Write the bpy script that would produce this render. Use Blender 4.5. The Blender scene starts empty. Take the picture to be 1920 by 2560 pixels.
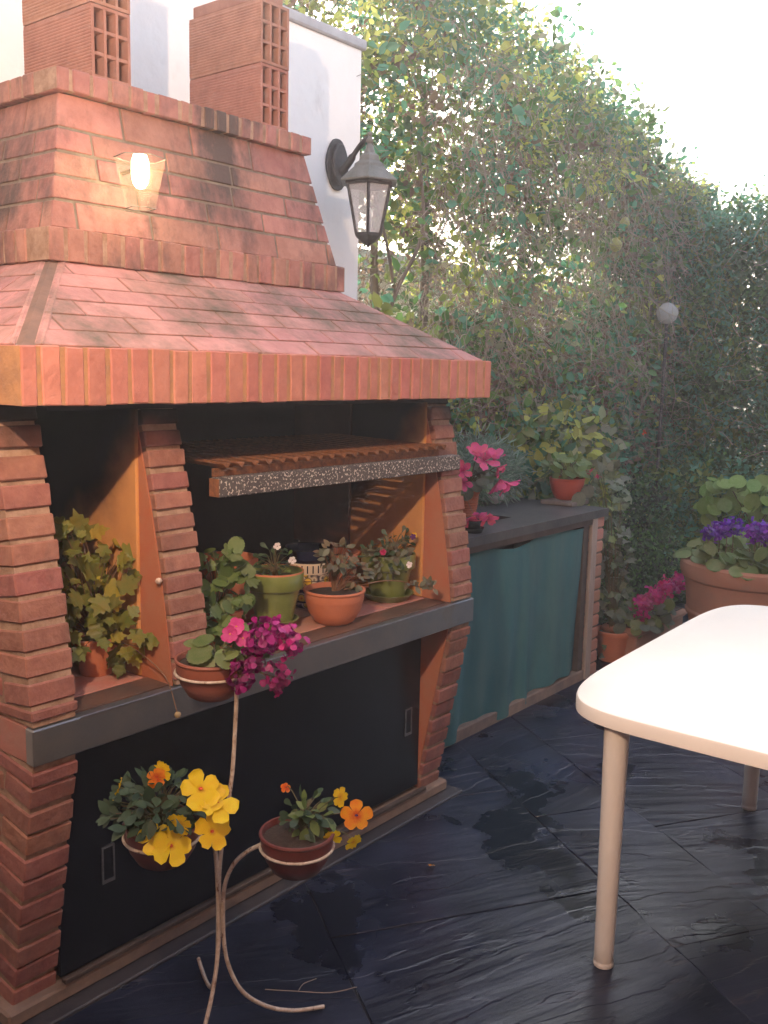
import bpy, bmesh, math, random
import numpy as np
from mathutils import Vector, Matrix, Euler, noise
random.seed(7); np.random.seed(7)
PI = math.pi
sc = bpy.context.scene
C = sc.collection

# ------------------------------------------------------------------ camera
cam_d = bpy.data.cameras.new('camera'); cam = bpy.data.objects.new('camera', cam_d); C.objects.link(cam)
Fv = Vector((0.76861153, 0.62240934, -0.14779356)); Rv = Vector((0.63160539, -0.77500871, 0.02088401)); Uv = Vector((0.10154289, 0.1093989, 0.98879772))
M = Matrix.Identity(4)
for i in range(3):
    M[i][0] = Rv[i]; M[i][1] = Uv[i]; M[i][2] = -Fv[i]
M[0][3], M[1][3], M[2][3] = -1.15076, -1.96637, 1.60272
cam.matrix_world = M
cam_d.sensor_fit = 'VERTICAL'; cam_d.sensor_height = 24.0; cam_d.sensor_width = 18.0
cam_d.lens = 2408.39 / 2560 * 24
cam_d.clip_start = 0.05; cam_d.clip_end = 600
sc.camera = cam

# ------------------------------------------------------------------ world, sun, exposure
world = bpy.data.worlds.new("World"); sc.world = world; world.use_nodes = True
wn = world.node_tree; wn.nodes.clear()
SUN_EL, SUN_AZ = math.radians(24), math.radians(62)      # azimuth from +x towards +y: low, behind the hedge
sky = wn.nodes.new('ShaderNodeTexSky'); sky.sky_type = 'NISHITA'; sky.sun_disc = False
sky.sun_elevation = SUN_EL; sky.sun_rotation = math.radians(90) - SUN_AZ
sky.air_density = 1.0; sky.dust_density = 6.0; sky.ozone_density = 1.0
# thin bright overcast veil in front of the blue: desaturate the sky towards its own brightness
bw = wn.nodes.new('ShaderNodeRGBToBW'); mixw = wn.nodes.new('ShaderNodeMix'); mixw.data_type = 'RGBA'
mixw.inputs[0].default_value = 0.36
wn.links.new(sky.outputs[0], bw.inputs[0]); wn.links.new(sky.outputs[0], mixw.inputs[6]); wn.links.new(bw.outputs[0], mixw.inputs[7])
bg = wn.nodes.new('ShaderNodeBackground'); bg.inputs['Strength'].default_value = 0.15
wo = wn.nodes.new('ShaderNodeOutputWorld')
wn.links.new(mixw.outputs[2], bg.inputs['Color']); wn.links.new(bg.outputs[0], wo.inputs[0])
sun_d = bpy.data.lights.new('sun', 'SUN'); sun_d.energy = 2.8; sun_d.angle = math.radians(8); sun_d.color = (1.0, 0.9, 0.76)
sun = bpy.data.objects.new('sun', sun_d); C.objects.link(sun)
sdir = Vector((math.cos(SUN_EL) * math.cos(SUN_AZ), math.cos(SUN_EL) * math.sin(SUN_AZ), math.sin(SUN_EL)))
sun.rotation_euler = sdir.to_track_quat('Z', 'Y').to_euler()
sc.view_settings.view_transform = 'Standard'; sc.view_settings.look = 'None'
sc.view_settings.exposure = 2.6; sc.view_settings.gamma = 1.0; sc.view_settings.use_curve_mapping = False
LAMP_Q = 1.1
LAMP = Vector((-0.021 - 0.864 * LAMP_Q, -0.031 - LAMP_Q, 1.503 + 0.864 * LAMP_Q))
LAMP_W = 62.0

# ------------------------------------------------------------------ materials
MATS = {}
def mat(name, col, rough=0.8, col2=None, scale=8.0, bump=0.0, bscale=40.0, metal=0.0, rnd=0.0, spec=0.5, dirt=None, dirt_scale=3.0, dirt_lo=0.5, dirt_hi=0.7,
        trans=0.0, attr=None, detail=6, stretch=(1, 1, 1), coat=0.0):
    m = bpy.data.materials.new(name); m.use_nodes = True; nt = m.node_tree; N = nt.nodes; L = nt.links
    b = N['Principled BSDF']; b.inputs['Roughness'].default_value = rough; b.inputs['Metallic'].default_value = metal
    b.inputs['Specular IOR Level'].default_value = spec
    b.inputs['Coat Weight'].default_value = coat
    geo = N.new('ShaderNodeNewGeometry')
    mp = N.new('ShaderNodeMapping'); mp.inputs['Scale'].default_value = stretch
    L.new(geo.outputs['Position'], mp.inputs['Vector'])
    rgb = N.new('ShaderNodeRGB'); rgb.outputs[0].default_value = (*col, 1)
    out = rgb.outputs[0]
    if col2:
        no = N.new('ShaderNodeTexNoise'); no.inputs['Scale'].default_value = scale; no.inputs['Detail'].default_value = detail; no.inputs['Roughness'].default_value = 0.65
        L.new(mp.outputs[0], no.inputs['Vector'])
        rmp = N.new('ShaderNodeMapRange'); rmp.inputs[1].default_value = 0.35; rmp.inputs[2].default_value = 0.65
        L.new(no.outputs[0], rmp.inputs[0])
        mx = N.new('ShaderNodeMix'); mx.data_type = 'RGBA'; L.new(rmp.outputs[0], mx.inputs[0]); L.new(out, mx.inputs[6]); mx.inputs[7].default_value = (*col2, 1)
        out = mx.outputs[2]
    if attr:
        at = N.new('ShaderNodeAttribute'); at.attribute_name = attr
        mx = N.new('ShaderNodeMix'); mx.data_type = 'RGBA'; mx.blend_type = 'MULTIPLY'; mx.inputs[0].default_value = 1.0
        L.new(out, mx.inputs[6]); L.new(at.outputs['Color'], mx.inputs[7]); out = mx.outputs[2]
    if rnd:
        oi = N.new('ShaderNodeObjectInfo'); hs = N.new('ShaderNodeHueSaturation')
        mr = N.new('ShaderNodeMapRange'); mr.inputs[3].default_value = 1 - rnd; mr.inputs[4].default_value = 1 + rnd
        L.new(oi.outputs['Random'], mr.inputs[0]); L.new(mr.outputs[0], hs.inputs['Value'])
        wh = N.new('ShaderNodeTexWhiteNoise'); wh.noise_dimensions = '1D'; L.new(oi.outputs['Random'], wh.inputs['W'])
        mr2 = N.new('ShaderNodeMapRange'); mr2.inputs[3].default_value = 0.5 - rnd * 0.08; mr2.inputs[4].default_value = 0.5 + rnd * 0.08
        L.new(wh.outputs[0], mr2.inputs[0]); L.new(mr2.outputs[0], hs.inputs['Hue'])
        L.new(out, hs.inputs['Color']); out = hs.outputs[0]
    if dirt:
        no = N.new('ShaderNodeTexNoise'); no.inputs['Scale'].default_value = dirt_scale; no.inputs['Detail'].default_value = 8; no.inputs['Roughness'].default_value = 0.7
        mp2 = N.new('ShaderNodeMapping'); mp2.inputs['Scale'].default_value = (1, 1, 0.45); L.new(geo.outputs['Position'], mp2.inputs['Vector']); L.new(mp2.outputs[0], no.inputs['Vector'])
        rmp = N.new('ShaderNodeMapRange'); rmp.inputs[1].default_value = dirt_lo; rmp.inputs[2].default_value = dirt_hi; L.new(no.outputs[0], rmp.inputs[0])
        mx = N.new('ShaderNodeMix'); mx.data_type = 'RGBA'; L.new(rmp.outputs[0], mx.inputs[0]); L.new(out, mx.inputs[6]); mx.inputs[7].default_value = (*dirt, 1)
        out = mx.outputs[2]
    L.new(out, b.inputs['Base Color'])
    if bump:
        no = N.new('ShaderNodeTexNoise'); no.inputs['Scale'].default_value = bscale; no.inputs['Detail'].default_value = 8
        L.new(mp.outputs[0], no.inputs['Vector'])
        bp = N.new('ShaderNodeBump'); bp.inputs['Strength'].default_value = bump; bp.inputs['Distance'].default_value = 0.004
        L.new(no.outputs[0], bp.inputs['Height']); L.new(bp.outputs[0], b.inputs['Normal'])
    if trans:
        tr = N.new('ShaderNodeBsdfTranslucent'); L.new(out, tr.inputs['Color'])
        ms = N.new('ShaderNodeMixShader'); ms.inputs[0].default_value = trans
        L.new(b.outputs[0], ms.inputs[1]); L.new(tr.outputs[0], ms.inputs[2]); L.new(ms.outputs[0], N['Material Output'].inputs[0])
    MATS[name] = m
    return m

BR = (0.29, 0.128, 0.098)
m_brick = mat('brick', BR, 0.85, (0.21, 0.082, 0.064), 22, 1.0, 60, rnd=0.16, dirt=(0.10, 0.06, 0.05), dirt_scale=5, dirt_lo=0.52, dirt_hi=0.80)
m_brickup = mat('weathered_brick', (0.35, 0.172, 0.140), 0.85, (0.26, 0.118, 0.096), 16, 1.0, 55, rnd=0.14, dirt=(0.075, 0.052, 0.046), dirt_scale=3.6, dirt_lo=0.46, dirt_hi=0.62)
m_band = mat('band_brick', (0.42, 0.170, 0.128), 0.8, (0.34, 0.128, 0.096), 18, 0.9, 55, rnd=0.12, dirt=(0.2, 0.1, 0.07), dirt_scale=7, dirt_lo=0.62, dirt_hi=0.85)
m_brickold = mat('dusty_brick', (0.40, 0.17, 0.12), 0.9, (0.36, 0.20, 0.15), 16, 0.5, 60, rnd=0.2)
m_mortar = mat('mortar', (0.34, 0.235, 0.17), 0.95, (0.20, 0.12, 0.08), 20, 0.6, 90)
m_mortar_o = mat('ochre_mortar', (0.40, 0.21, 0.10), 0.95, (0.28, 0.15, 0.08), 20, 0.6, 90)
m_mortar_g = mat('grey_mortar', (0.20, 0.17, 0.13), 0.95, (0.13, 0.10, 0.08), 20, 0.6, 90)
m_plaster = mat('orange_plaster', (0.52, 0.25, 0.085), 0.9, (0.42, 0.19, 0.065), 5, 0.25, 50)
def soot_and_shade_up(m, z0, z1):  # darkens upward and inward: soot together with the hood's shadow in the colour
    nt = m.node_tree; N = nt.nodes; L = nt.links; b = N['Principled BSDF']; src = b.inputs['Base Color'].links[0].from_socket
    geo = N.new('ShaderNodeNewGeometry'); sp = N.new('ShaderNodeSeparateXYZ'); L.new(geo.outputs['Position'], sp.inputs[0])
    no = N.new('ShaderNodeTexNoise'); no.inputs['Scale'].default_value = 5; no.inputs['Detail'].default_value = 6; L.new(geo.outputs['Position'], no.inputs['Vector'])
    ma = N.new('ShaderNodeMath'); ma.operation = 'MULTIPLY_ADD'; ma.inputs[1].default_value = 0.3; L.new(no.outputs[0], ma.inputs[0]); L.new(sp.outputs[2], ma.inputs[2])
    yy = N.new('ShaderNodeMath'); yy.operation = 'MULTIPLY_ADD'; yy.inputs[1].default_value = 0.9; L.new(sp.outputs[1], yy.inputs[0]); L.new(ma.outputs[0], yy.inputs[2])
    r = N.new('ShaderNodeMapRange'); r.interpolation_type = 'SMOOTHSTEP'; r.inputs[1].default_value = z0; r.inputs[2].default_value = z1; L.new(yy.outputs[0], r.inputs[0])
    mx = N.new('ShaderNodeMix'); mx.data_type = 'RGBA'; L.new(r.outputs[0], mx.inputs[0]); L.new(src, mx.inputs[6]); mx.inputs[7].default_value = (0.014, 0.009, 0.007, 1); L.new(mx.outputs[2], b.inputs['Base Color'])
soot_and_shade_up(m_plaster, 1.56, 1.80)  # upper plaster: soot plus painted hood shadow along its slanting edge
m_redpaint = mat('red_paint', (0.36, 0.145, 0.08), 0.85, (0.38, 0.12, 0.06), 12, 0.3, 50)
m_soot = mat('soot', (0.009, 0.007, 0.007), 0.9, (0.022, 0.011, 0.009), 3, 0.5, 25)
m_white = mat('white_render', (0.89, 0.87, 0.82), 0.9, (0.85, 0.83, 0.78), 5, 0.9, 22, dirt=(0.60, 0.58, 0.54), dirt_scale=5, dirt_lo=0.60, dirt_hi=0.82)
m_coping = mat('coping_stone', (0.42, 0.43, 0.45), 0.9, (0.34, 0.34, 0.36), 10, 0.4, 30)
m_clay = mat('hollow_clay', (0.33, 0.165, 0.115), 0.9, (0.25, 0.12, 0.085), 18, 0.4, 60, rnd=0.12)
m_blackmetal = mat('black_panel', (0.003, 0.004, 0.009), 0.32, (0.005, 0.006, 0.012), 5, 0.15, 18, spec=0.35)
m_railmetal = mat('dark_rail', (0.10, 0.11, 0.13), 0.4, metal=0.4)
m_steel = mat('shelf_steel', (0.15, 0.165, 0.19), 0.38, (0.20, 0.20, 0.20), 5, 0.15, 60, metal=0.7, dirt=(0.14, 0.09, 0.06), dirt_scale=5, dirt_lo=0.58, dirt_hi=0.8)
m_handle = mat('handle_metal', (0.35, 0.35, 0.36), 0.35, (0.2, 0.2, 0.2), 30, metal=0.9)
m_granite = mat('dark_worktop', (0.035, 0.037, 0.045), 0.42, (0.075, 0.072, 0.075), 6, 0.35, 50, dirt=(0.15, 0.135, 0.11), dirt_scale=4, dirt_lo=0.6, dirt_hi=0.8)
m_curtain = mat('teal_cloth', (0.030, 0.125, 0.14), 0.9, (0.055, 0.14, 0.135), 7, 0.3, 220, stretch=(1, 1, 0.22), dirt=(0.03, 0.09, 0.10), dirt_scale=3, dirt_lo=0.5, dirt_hi=0.75)
m_plinth = mat('plinth_concrete', (0.24, 0.17, 0.13), 0.9, (0.15, 0.11, 0.09), 8, 0.5, 30)
m_dkstone = mat('dark_stone', (0.035, 0.034, 0.042), 0.5, (0.06, 0.055, 0.06), 6, 0.5, 20)
m_rust = mat('rusty_iron', (0.22, 0.085, 0.035), 0.85, (0.10, 0.045, 0.025), 60, 0.5, 90)
m_plank = mat('grey_plank', (0.38, 0.30, 0.25), 0.85, (0.28, 0.22, 0.18), 12, 0.3, 40, stretch=(6, 6, 0.6))
m_wood = mat('dark_wood', (0.05, 0.035, 0.03), 0.8, (0.08, 0.06, 0.05), 12, 0.3, 40)
m_tablew = mat('white_plastic', (0.80, 0.77, 0.71), 0.42, (0.77, 0.73, 0.67), 4, 0.05, 300, dirt=(0.45, 0.36, 0.28), dirt_scale=28, dirt_lo=0.70, dirt_hi=0.80)
m_stand = mat('stand_paint', (0.62, 0.56, 0.48), 0.55, (0.40, 0.31, 0.24), 40, 0.2, 60, dirt=(0.16, 0.07, 0.03), dirt_scale=40, dirt_lo=0.56, dirt_hi=0.64)
m_terra = mat('terracotta', (0.50, 0.17, 0.085), 0.75, (0.44, 0.15, 0.08), 9, 0.25, 60, dirt=(0.42, 0.26, 0.19), dirt_scale=9, dirt_lo=0.62, dirt_hi=0.8)
m_terrad = mat('pale_terracotta', (0.36, 0.16, 0.10), 0.85, (0.30, 0.14, 0.09), 6, 0.3, 80, dirt=(0.22, 0.15, 0.11), dirt_scale=4, dirt_lo=0.55, dirt_hi=0.8)
m_redpot = mat('red_plastic', (0.34, 0.045, 0.022), 0.45, (0.30, 0.04, 0.02), 9)
m_maroon = mat('maroon_plastic', (0.16, 0.038, 0.032), 0.5, (0.11, 0.03, 0.026), 12, dirt=(0.2, 0.1, 0.07), dirt_scale=12, dirt_lo=0.62, dirt_hi=0.8)
m_greenpot = mat('green_glaze', (0.17, 0.21, 0.055), 0.28, (0.12, 0.155, 0.045), 12, 0.1, 60, coat=0.4)
m_darkblue = mat('cobalt_glaze', (0.012, 0.014, 0.04), 0.2, coat=0.5)
m_soil = mat('soil', (0.028, 0.018, 0.013), 1.0, (0.05, 0.033, 0.024), 60, 1.0, 120)
m_rock = mat('pale_rock', (0.42, 0.40, 0.37), 0.9, (0.3, 0.28, 0.26), 12, 0.8, 40)
m_blackgloss = mat('black_ceramic', (0.008, 0.008, 0.01), 0.15)
m_iron = mat('lantern_iron', (0.018, 0.016, 0.017), 0.6, (0.05, 0.045, 0.045), 20, 0.4, 60)
m_lroof = mat('lantern_roof', (0.13, 0.125, 0.10), 0.6, (0.20, 0.19, 0.17), 14, 0.4, 50, metal=0.3)
m_leafA = mat('hedge_leaf', (1, 1, 1), 0.55, attr='tint', trans=0.42, spec=0.35)
m_twig = mat('twig', (0.20, 0.155, 0.125), 0.9, (0.32, 0.27, 0.23), 5)
m_bark = mat('bark', (0.11, 0.085, 0.07), 0.95, (0.18, 0.14, 0.11), 12, 0.9, 30, stretch=(1, 1, 0.3))
m_stem = mat('green_stem', (0.09, 0.10, 0.035), 0.7, (0.13, 0.08, 0.04), 20)
def leafm(name, c, c2, tr=0.3, rnd=0.22, rough=0.5): return mat(name, c, rough, c2, 30, trans=tr, rnd=rnd, spec=0.4)
m_lf_vine = leafm('vine_leaf', (0.115, 0.15, 0.03), (0.19, 0.17, 0.03))
m_lf_yel = leafm('yellowing_leaf', (0.34, 0.27, 0.03), (0.24, 0.22, 0.03))
m_lf_pel = leafm('geranium_leaf', (0.10, 0.165, 0.045), (0.14, 0.19, 0.06))
m_lf_dark = leafm('pansy_leaf', (0.035, 0.07, 0.035), (0.06, 0.10, 0.05))
m_lf_grey = leafm('grey_leaf', (0.11, 0.135, 0.09), (0.16, 0.17, 0.12))
m_lf_rose = leafm('shrub_leaf', (0.10, 0.12, 0.07), (0.19, 0.12, 0.07))
m_lf_prim = leafm('primrose_leaf', (0.13, 0.19, 0.055), (0.19, 0.22, 0.08))
m_lf_round = leafm('nasturtium_leaf', (0.16, 0.27, 0.05), (0.20, 0.30, 0.08))
m_lf_lav = leafm('lavender_leaf', (0.13, 0.19, 0.14), (0.18, 0.24, 0.18))
m_lf_ivy = leafm('ivy_leaf', (0.07, 0.11, 0.05), (0.16, 0.20, 0.12), rough=0.35)
m_pt_yel = leafm('yellow_petal', (0.85, 0.66, 0.012), (0.85, 0.58, 0.012), 0.3, 0.08)
m_pt_ora = leafm('orange_petal', (0.85, 0.26, 0.02), (0.85, 0.42, 0.02), 0.3, 0.06)
m_pt_mag = leafm('magenta_petal', (0.50, 0.015, 0.24), (0.26, 0.008, 0.17), 0.3, 0.3)
m_pt_pur = leafm('purple_petal', (0.26, 0.03, 0.52), (0.15, 0.02, 0.40), 0.3, 0.3)
m_pt_pink = leafm('pink_petal', (0.90, 0.14, 0.20), (0.85, 0.11, 0.32), 0.35, 0.15)
m_pt_wht = leafm('white_petal', (0.80, 0.72, 0.74), (0.85, 0.85, 0.85), 0.3, 0.05)
m_pt_dkp = leafm('dark_petal', (0.05, 0.015, 0.08), (0.1, 0.02, 0.12), 0.1, 0.05)
m_pt_red = leafm('red_petal', (0.75, 0.05, 0.02), (0.7, 0.1, 0.02), 0.3, 0.1)
def radial(m, c, r0, r1):
    nt = m.node_tree; N = nt.nodes; L = nt.links; b = N['Principled BSDF']; src = b.inputs['Base Color'].links[0].from_socket
    tc = N.new('ShaderNodeTexCoord'); ln = N.new('ShaderNodeVectorMath'); ln.operation = 'LENGTH'; L.new(tc.outputs['Object'], ln.inputs[0])
    no = N.new('ShaderNodeTexNoise'); no.inputs['Scale'].default_value = 160; no.inputs['Detail'].default_value = 3; L.new(tc.outputs['Object'], no.inputs['Vector'])
    ma = N.new('ShaderNodeMath'); ma.operation = 'MULTIPLY_ADD'; ma.inputs[1].default_value = (r1 - r0) * 1.2; L.new(no.outputs[0], ma.inputs[0]); L.new(ln.outputs['Value'], ma.inputs[2])
    r = N.new('ShaderNodeMapRange'); r.inputs[1].default_value = r0 + (r1 - r0) * .6; r.inputs[2].default_value = r1 + (r1 - r0) * .6; r.inputs[3].default_value = 1; r.inputs[4].default_value = 0; L.new(ma.outputs[0], r.inputs[0])
    mx = N.new('ShaderNodeMix'); mx.data_type = 'RGBA'; L.new(r.outputs[0], mx.inputs[0]); L.new(src, mx.inputs[6]); mx.inputs[7].default_value = (*c, 1)
    for l in list(src.links): L.new(mx.outputs[2], l.to_socket) if l.to_node != mx else None
radial(m_pt_yel, (0.72, 0.36, 0.008), 0.002, 0.012); radial(m_pt_ora, (0.60, 0.07, 0.01), 0.003, 0.020)
radial(m_pt_mag, (0.12, 0.004, 0.06), 0.022, 0.042); radial(m_pt_pink, (0.40, 0.01, 0.09), 0.004, 0.035); radial(m_pt_pur, (0.05, 0.006, 0.14), 0.02, 0.05)
m_fruit = mat('fruit_skin', (0.34, 0.30, 0.10), 0.5, (0.28, 0.30, 0.10), 10)

def glass_mat(name, col, rough, alpha):
    m = bpy.data.materials.new(name); m.use_nodes = True; nt = m.node_tree; b = nt.nodes['Principled BSDF']
    b.inputs['Base Color'].default_value = (*col, 1); b.inputs['Roughness'].default_value = rough
    tr = nt.nodes.new('ShaderNodeBsdfTransparent'); tr.inputs[0].default_value = (1, 1, 1, 1)
    ms = nt.nodes.new('ShaderNodeMixShader'); ms.inputs[0].default_value = alpha
    nt.links.new(tr.outputs[0], ms.inputs[1]); nt.links.new(b.outputs[0], ms.inputs[2]); nt.links.new(ms.outputs[0], nt.nodes['Material Output'].inputs[0])
    return m
m_glass = glass_mat('lantern_glass', (0.66, 0.68, 0.70), 0.08, 0.34)
m_glass2 = glass_mat('clear_glass', (0.7, 0.55, 0.4), 0.05, 0.04)
def emis(name, col, s):
    m = bpy.data.materials.new(name); m.use_nodes = True; nt = m.node_tree; nt.nodes.clear()
    e = nt.nodes.new('ShaderNodeEmission'); e.inputs[0].default_value = (*col, 1); e.inputs[1].default_value = s
    o = nt.nodes.new('ShaderNodeOutputMaterial'); nt.links.new(e.outputs[0], o.inputs[0]); return m
def frosted(name, col, s):
    m = emis(name, col, s); nt = m.node_tree; e = [n for n in nt.nodes if n.type == 'EMISSION'][0]; o = [n for n in nt.nodes if n.type == 'OUTPUT_MATERIAL'][0]
    tr = nt.nodes.new('ShaderNodeBsdfTransparent'); ms = nt.nodes.new('ShaderNodeMixShader'); ms.inputs[0].default_value = 0.25
    nt.links.new(tr.outputs[0], ms.inputs[1]); nt.links.new(e.outputs[0], ms.inputs[2]); nt.links.new(ms.outputs[0], o.inputs[0]); return m
m_bulb = emis('reflected_bulb', (1.0, 0.78, 0.45), 5)

def slate_mat():
    m = bpy.data.materials.new('riven_slate'); m.use_nodes = True; nt = m.node_tree; N = nt.nodes; L = nt.links
    b = N['Principled BSDF']
    tc = N.new('ShaderNodeTexCoord'); oi = N.new('ShaderNodeObjectInfo')
    # each slab has its own cleft direction and offset
    ax = N.new('ShaderNodeVectorRotate'); ax.rotation_type = 'Z_AXIS'
    mr = N.new('ShaderNodeMapRange'); mr.inputs[3].default_value = 0.1; mr.inputs[4].default_value = 0.9; L.new(oi.outputs['Random'], mr.inputs[0])
    L.new(mr.outputs[0], ax.inputs['Angle'])
    L.new(tc.outputs['Object'], ax.inputs['Vector'])
    add = N.new('ShaderNodeVectorMath'); add.operation = 'ADD'; sc3 = N.new('ShaderNodeVectorMath'); sc3.operation = 'SCALE'; sc3.inputs[3].default_value = 37.0
    comb = N.new('ShaderNodeCombineXYZ'); L.new(oi.outputs['Random'], comb.inputs[0]); L.new(oi.outputs['Random'], comb.inputs[1]); L.new(comb.outputs[0], sc3.inputs[0])
    L.new(ax.outputs[0], add.inputs[0]); L.new(sc3.outputs[0], add.inputs[1])
    mp = N.new('ShaderNodeMapping'); mp.inputs['Scale'].default_value = (1.0, 9.0, 1); L.new(add.outputs[0], mp.inputs[0])
    n1 = N.new('ShaderNodeTexNoise'); n1.inputs['Scale'].default_value = 1.6; n1.inputs['Detail'].default_value = 9; n1.inputs['Roughness'].default_value = 0.55; n1.inputs['Distortion'].default_value = 0.25
    L.new(mp.outputs[0], n1.inputs['Vector'])
    # stepped layers
    mul = N.new('ShaderNodeMath'); mul.operation = 'MULTIPLY'; mul.inputs[1].default_value = 6; n2 = N.new('ShaderNodeTexNoise'); n2.inputs['Scale'].default_value = 2.0; n2.inputs['Detail'].default_value = 5; n2.inputs['Distortion'].default_value = 0.2
    mpb = N.new('ShaderNodeMapping'); mpb.inputs['Scale'].default_value = (0.7, 2.6, 1); L.new(add.outputs[0], mpb.inputs[0]); L.new(mpb.outputs[0], n2.inputs['Vector'])
    L.new(n2.outputs[0], mul.inputs[0]); fl = N.new('ShaderNodeMath'); fl.operation = 'FLOOR'; L.new(mul.outputs[0], fl.inputs[0])
    fr = N.new('ShaderNodeMath'); fr.operation = 'FRACT'; L.new(mul.outputs[0], fr.inputs[0])
    sm = N.new('ShaderNodeMapRange'); sm.interpolation_type = 'SMOOTHSTEP'; sm.inputs[1].default_value = 0.86; sm.inputs[2].default_value = 1.0; L.new(fr.outputs[0], sm.inputs[0])
    st = N.new('ShaderNodeMath'); st.operation = 'ADD'; L.new(fl.outputs[0], st.inputs[0]); L.new(sm.outputs[0], st.inputs[1])
    st2 = N.new('ShaderNodeMath'); st2.operation = 'MULTIPLY'; st2.inputs[1].default_value = 0.30; L.new(st.outputs[0], st2.inputs[0])
    h = N.new('ShaderNodeMath'); h.operation = 'ADD'; L.new(n1.outputs[0], h.inputs[0]); L.new(st2.outputs[0], h.inputs[1])
    n3 = N.new('ShaderNodeTexNoise'); n3.inputs['Scale'].default_value = 60; n3.inputs['Detail'].default_value = 5; L.new(add.outputs[0], n3.inputs['Vector'])
    h3 = N.new('ShaderNodeMath'); h3.operation = 'MULTIPLY_ADD'; h3.inputs[1].default_value = 0.05; L.new(n3.outputs[0], h3.inputs[0]); L.new(h.outputs[0], h3.inputs[2])
    bp = N.new('ShaderNodeBump'); bp.inputs['Strength'].default_value = 0.75; bp.inputs['Distance'].default_value = 0.007; L.new(h3.outputs[0], bp.inputs['Height']); L.new(bp.outputs[0], b.inputs['Normal'])
    # colour: blue black with painted sky glints along the step edges and damp patches
    cr = N.new('ShaderNodeMix'); cr.data_type = 'RGBA'; cr.inputs[6].default_value = (0.006, 0.009, 0.024, 1); cr.inputs[7].default_value = (0.026, 0.034, 0.068, 1)
    n4 = N.new('ShaderNodeTexNoise'); n4.inputs['Scale'].default_value = 3.2; n4.inputs['Detail'].default_value = 8; L.new(add.outputs[0], n4.inputs['Vector'])
    r4 = N.new('ShaderNodeMapRange'); r4.inputs[1].default_value = 0.4; r4.inputs[2].default_value = 0.7; L.new(n4.outputs[0], r4.inputs[0]); L.new(r4.outputs[0], cr.inputs[0])
    ed = N.new('ShaderNodeMath'); ed.operation = 'SUBTRACT'; ed.inputs[1].default_value = 0.9; L.new(fr.outputs[0], ed.inputs[0])
    ab = N.new('ShaderNodeMath'); ab.operation = 'ABSOLUTE'; L.new(ed.outputs[0], ab.inputs[0])
    em = N.new('ShaderNodeMapRange'); em.inputs[1].default_value = 0.0; em.inputs[2].default_value = 0.06; em.inputs[3].default_value = 0.22; em.inputs[4].default_value = 0.0; L.new(ab.outputs[0], em.inputs[0])
    emn = N.new('ShaderNodeMath'); emn.operation = 'MULTIPLY'; L.new(em.outputs[0], emn.inputs[0]); L.new(r4.outputs[0], emn.inputs[1])
    c2 = N.new('ShaderNodeMix'); c2.data_type = 'RGBA'; L.new(emn.outputs[0], c2.inputs[0]); L.new(cr.outputs[2], c2.inputs[6]); c2.inputs[7].default_value = (0.20, 0.16, 0.14, 1)
    L.new(c2.outputs[2], b.inputs['Base Color'])
    rr = N.new('ShaderNodeMapRange'); rr.inputs[1].default_value = 0.35; rr.inputs[2].default_value = 0.65; rr.inputs[3].default_value = 0.22; rr.inputs[4].default_value = 0.44
    n5 = N.new('ShaderNodeTexNoise'); n5.inputs['Scale'].default_value = 2.0; n5.inputs['Detail'].default_value = 4; geo = N.new('ShaderNodeNewGeometry'); L.new(geo.outputs['Position'], n5.inputs['Vector'])
    L.new(n5.outputs[0], rr.inputs[0]); L.new(rr.outputs[0], b.inputs['Roughness'])
    b.inputs['Specular IOR Level'].default_value = 0.5
    # wet patches: darker, smoother, glossier
    n6 = N.new('ShaderNodeTexNoise'); n6.inputs['Scale'].default_value = 1.7; n6.inputs['Detail'].default_value = 7; n6.inputs['Roughness'].default_value = 0.6; L.new(geo.outputs['Position'], n6.inputs['Vector'])
    w = N.new('ShaderNodeMapRange'); w.inputs[1].default_value = 0.565; w.inputs[2].default_value = 0.60; L.new(n6.outputs[0], w.inputs[0])
    wc = N.new('ShaderNodeMix'); wc.data_type = 'RGBA'; wc.inputs[7].default_value = (0.004, 0.006, 0.017, 1); L.new(w.outputs[0], wc.inputs[0]); L.new(c2.outputs[2], wc.inputs[6]); L.new(wc.outputs[2], b.inputs['Base Color'])
    wr = N.new('ShaderNodeMix'); wr.inputs[3].default_value = 0.21; L.new(w.outputs[0], wr.inputs[0]); L.new(rr.outputs[0], wr.inputs[2]); L.new(wr.outputs[0], b.inputs['Roughness'])
    wb = N.new('ShaderNodeMapRange'); wb.inputs[3].default_value = 0.8; wb.inputs[4].default_value = 0.35; L.new(w.outputs[0], wb.inputs[0]); L.new(wb.outputs[0], bp.inputs['Strength'])
    return m
m_slate = slate_mat()

def speckle_mat():
    m = mat('speckled_beam', (0.05, 0.045, 0.045), 0.7, (0.08, 0.07, 0.065), 30, 0.4, 80); nt = m.node_tree; N = nt.nodes; L = nt.links
    b = N['Principled BSDF']; src = b.inputs['Base Color'].links[0].from_socket
    no = N.new('ShaderNodeTexNoise'); no.inputs['Scale'].default_value = 130; no.inputs['Detail'].default_value = 2; geo = N.new('ShaderNodeNewGeometry'); L.new(geo.outputs['Position'], no.inputs['Vector'])
    r = N.new('ShaderNodeMapRange'); r.inputs[1].default_value = 0.57; r.inputs[2].default_value = 0.62; L.new(no.outputs[0], r.inputs[0])
    mx = N.new('ShaderNodeMix'); mx.data_type = 'RGBA'; L.new(r.outputs[0], mx.inputs[0]); L.new(src, mx.inputs[6]); mx.inputs[7].default_value = (0.50, 0.44, 0.38, 1)
    L.new(mx.outputs[2], b.inputs['Base Color']); return m
m_speck = speckle_mat()

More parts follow.
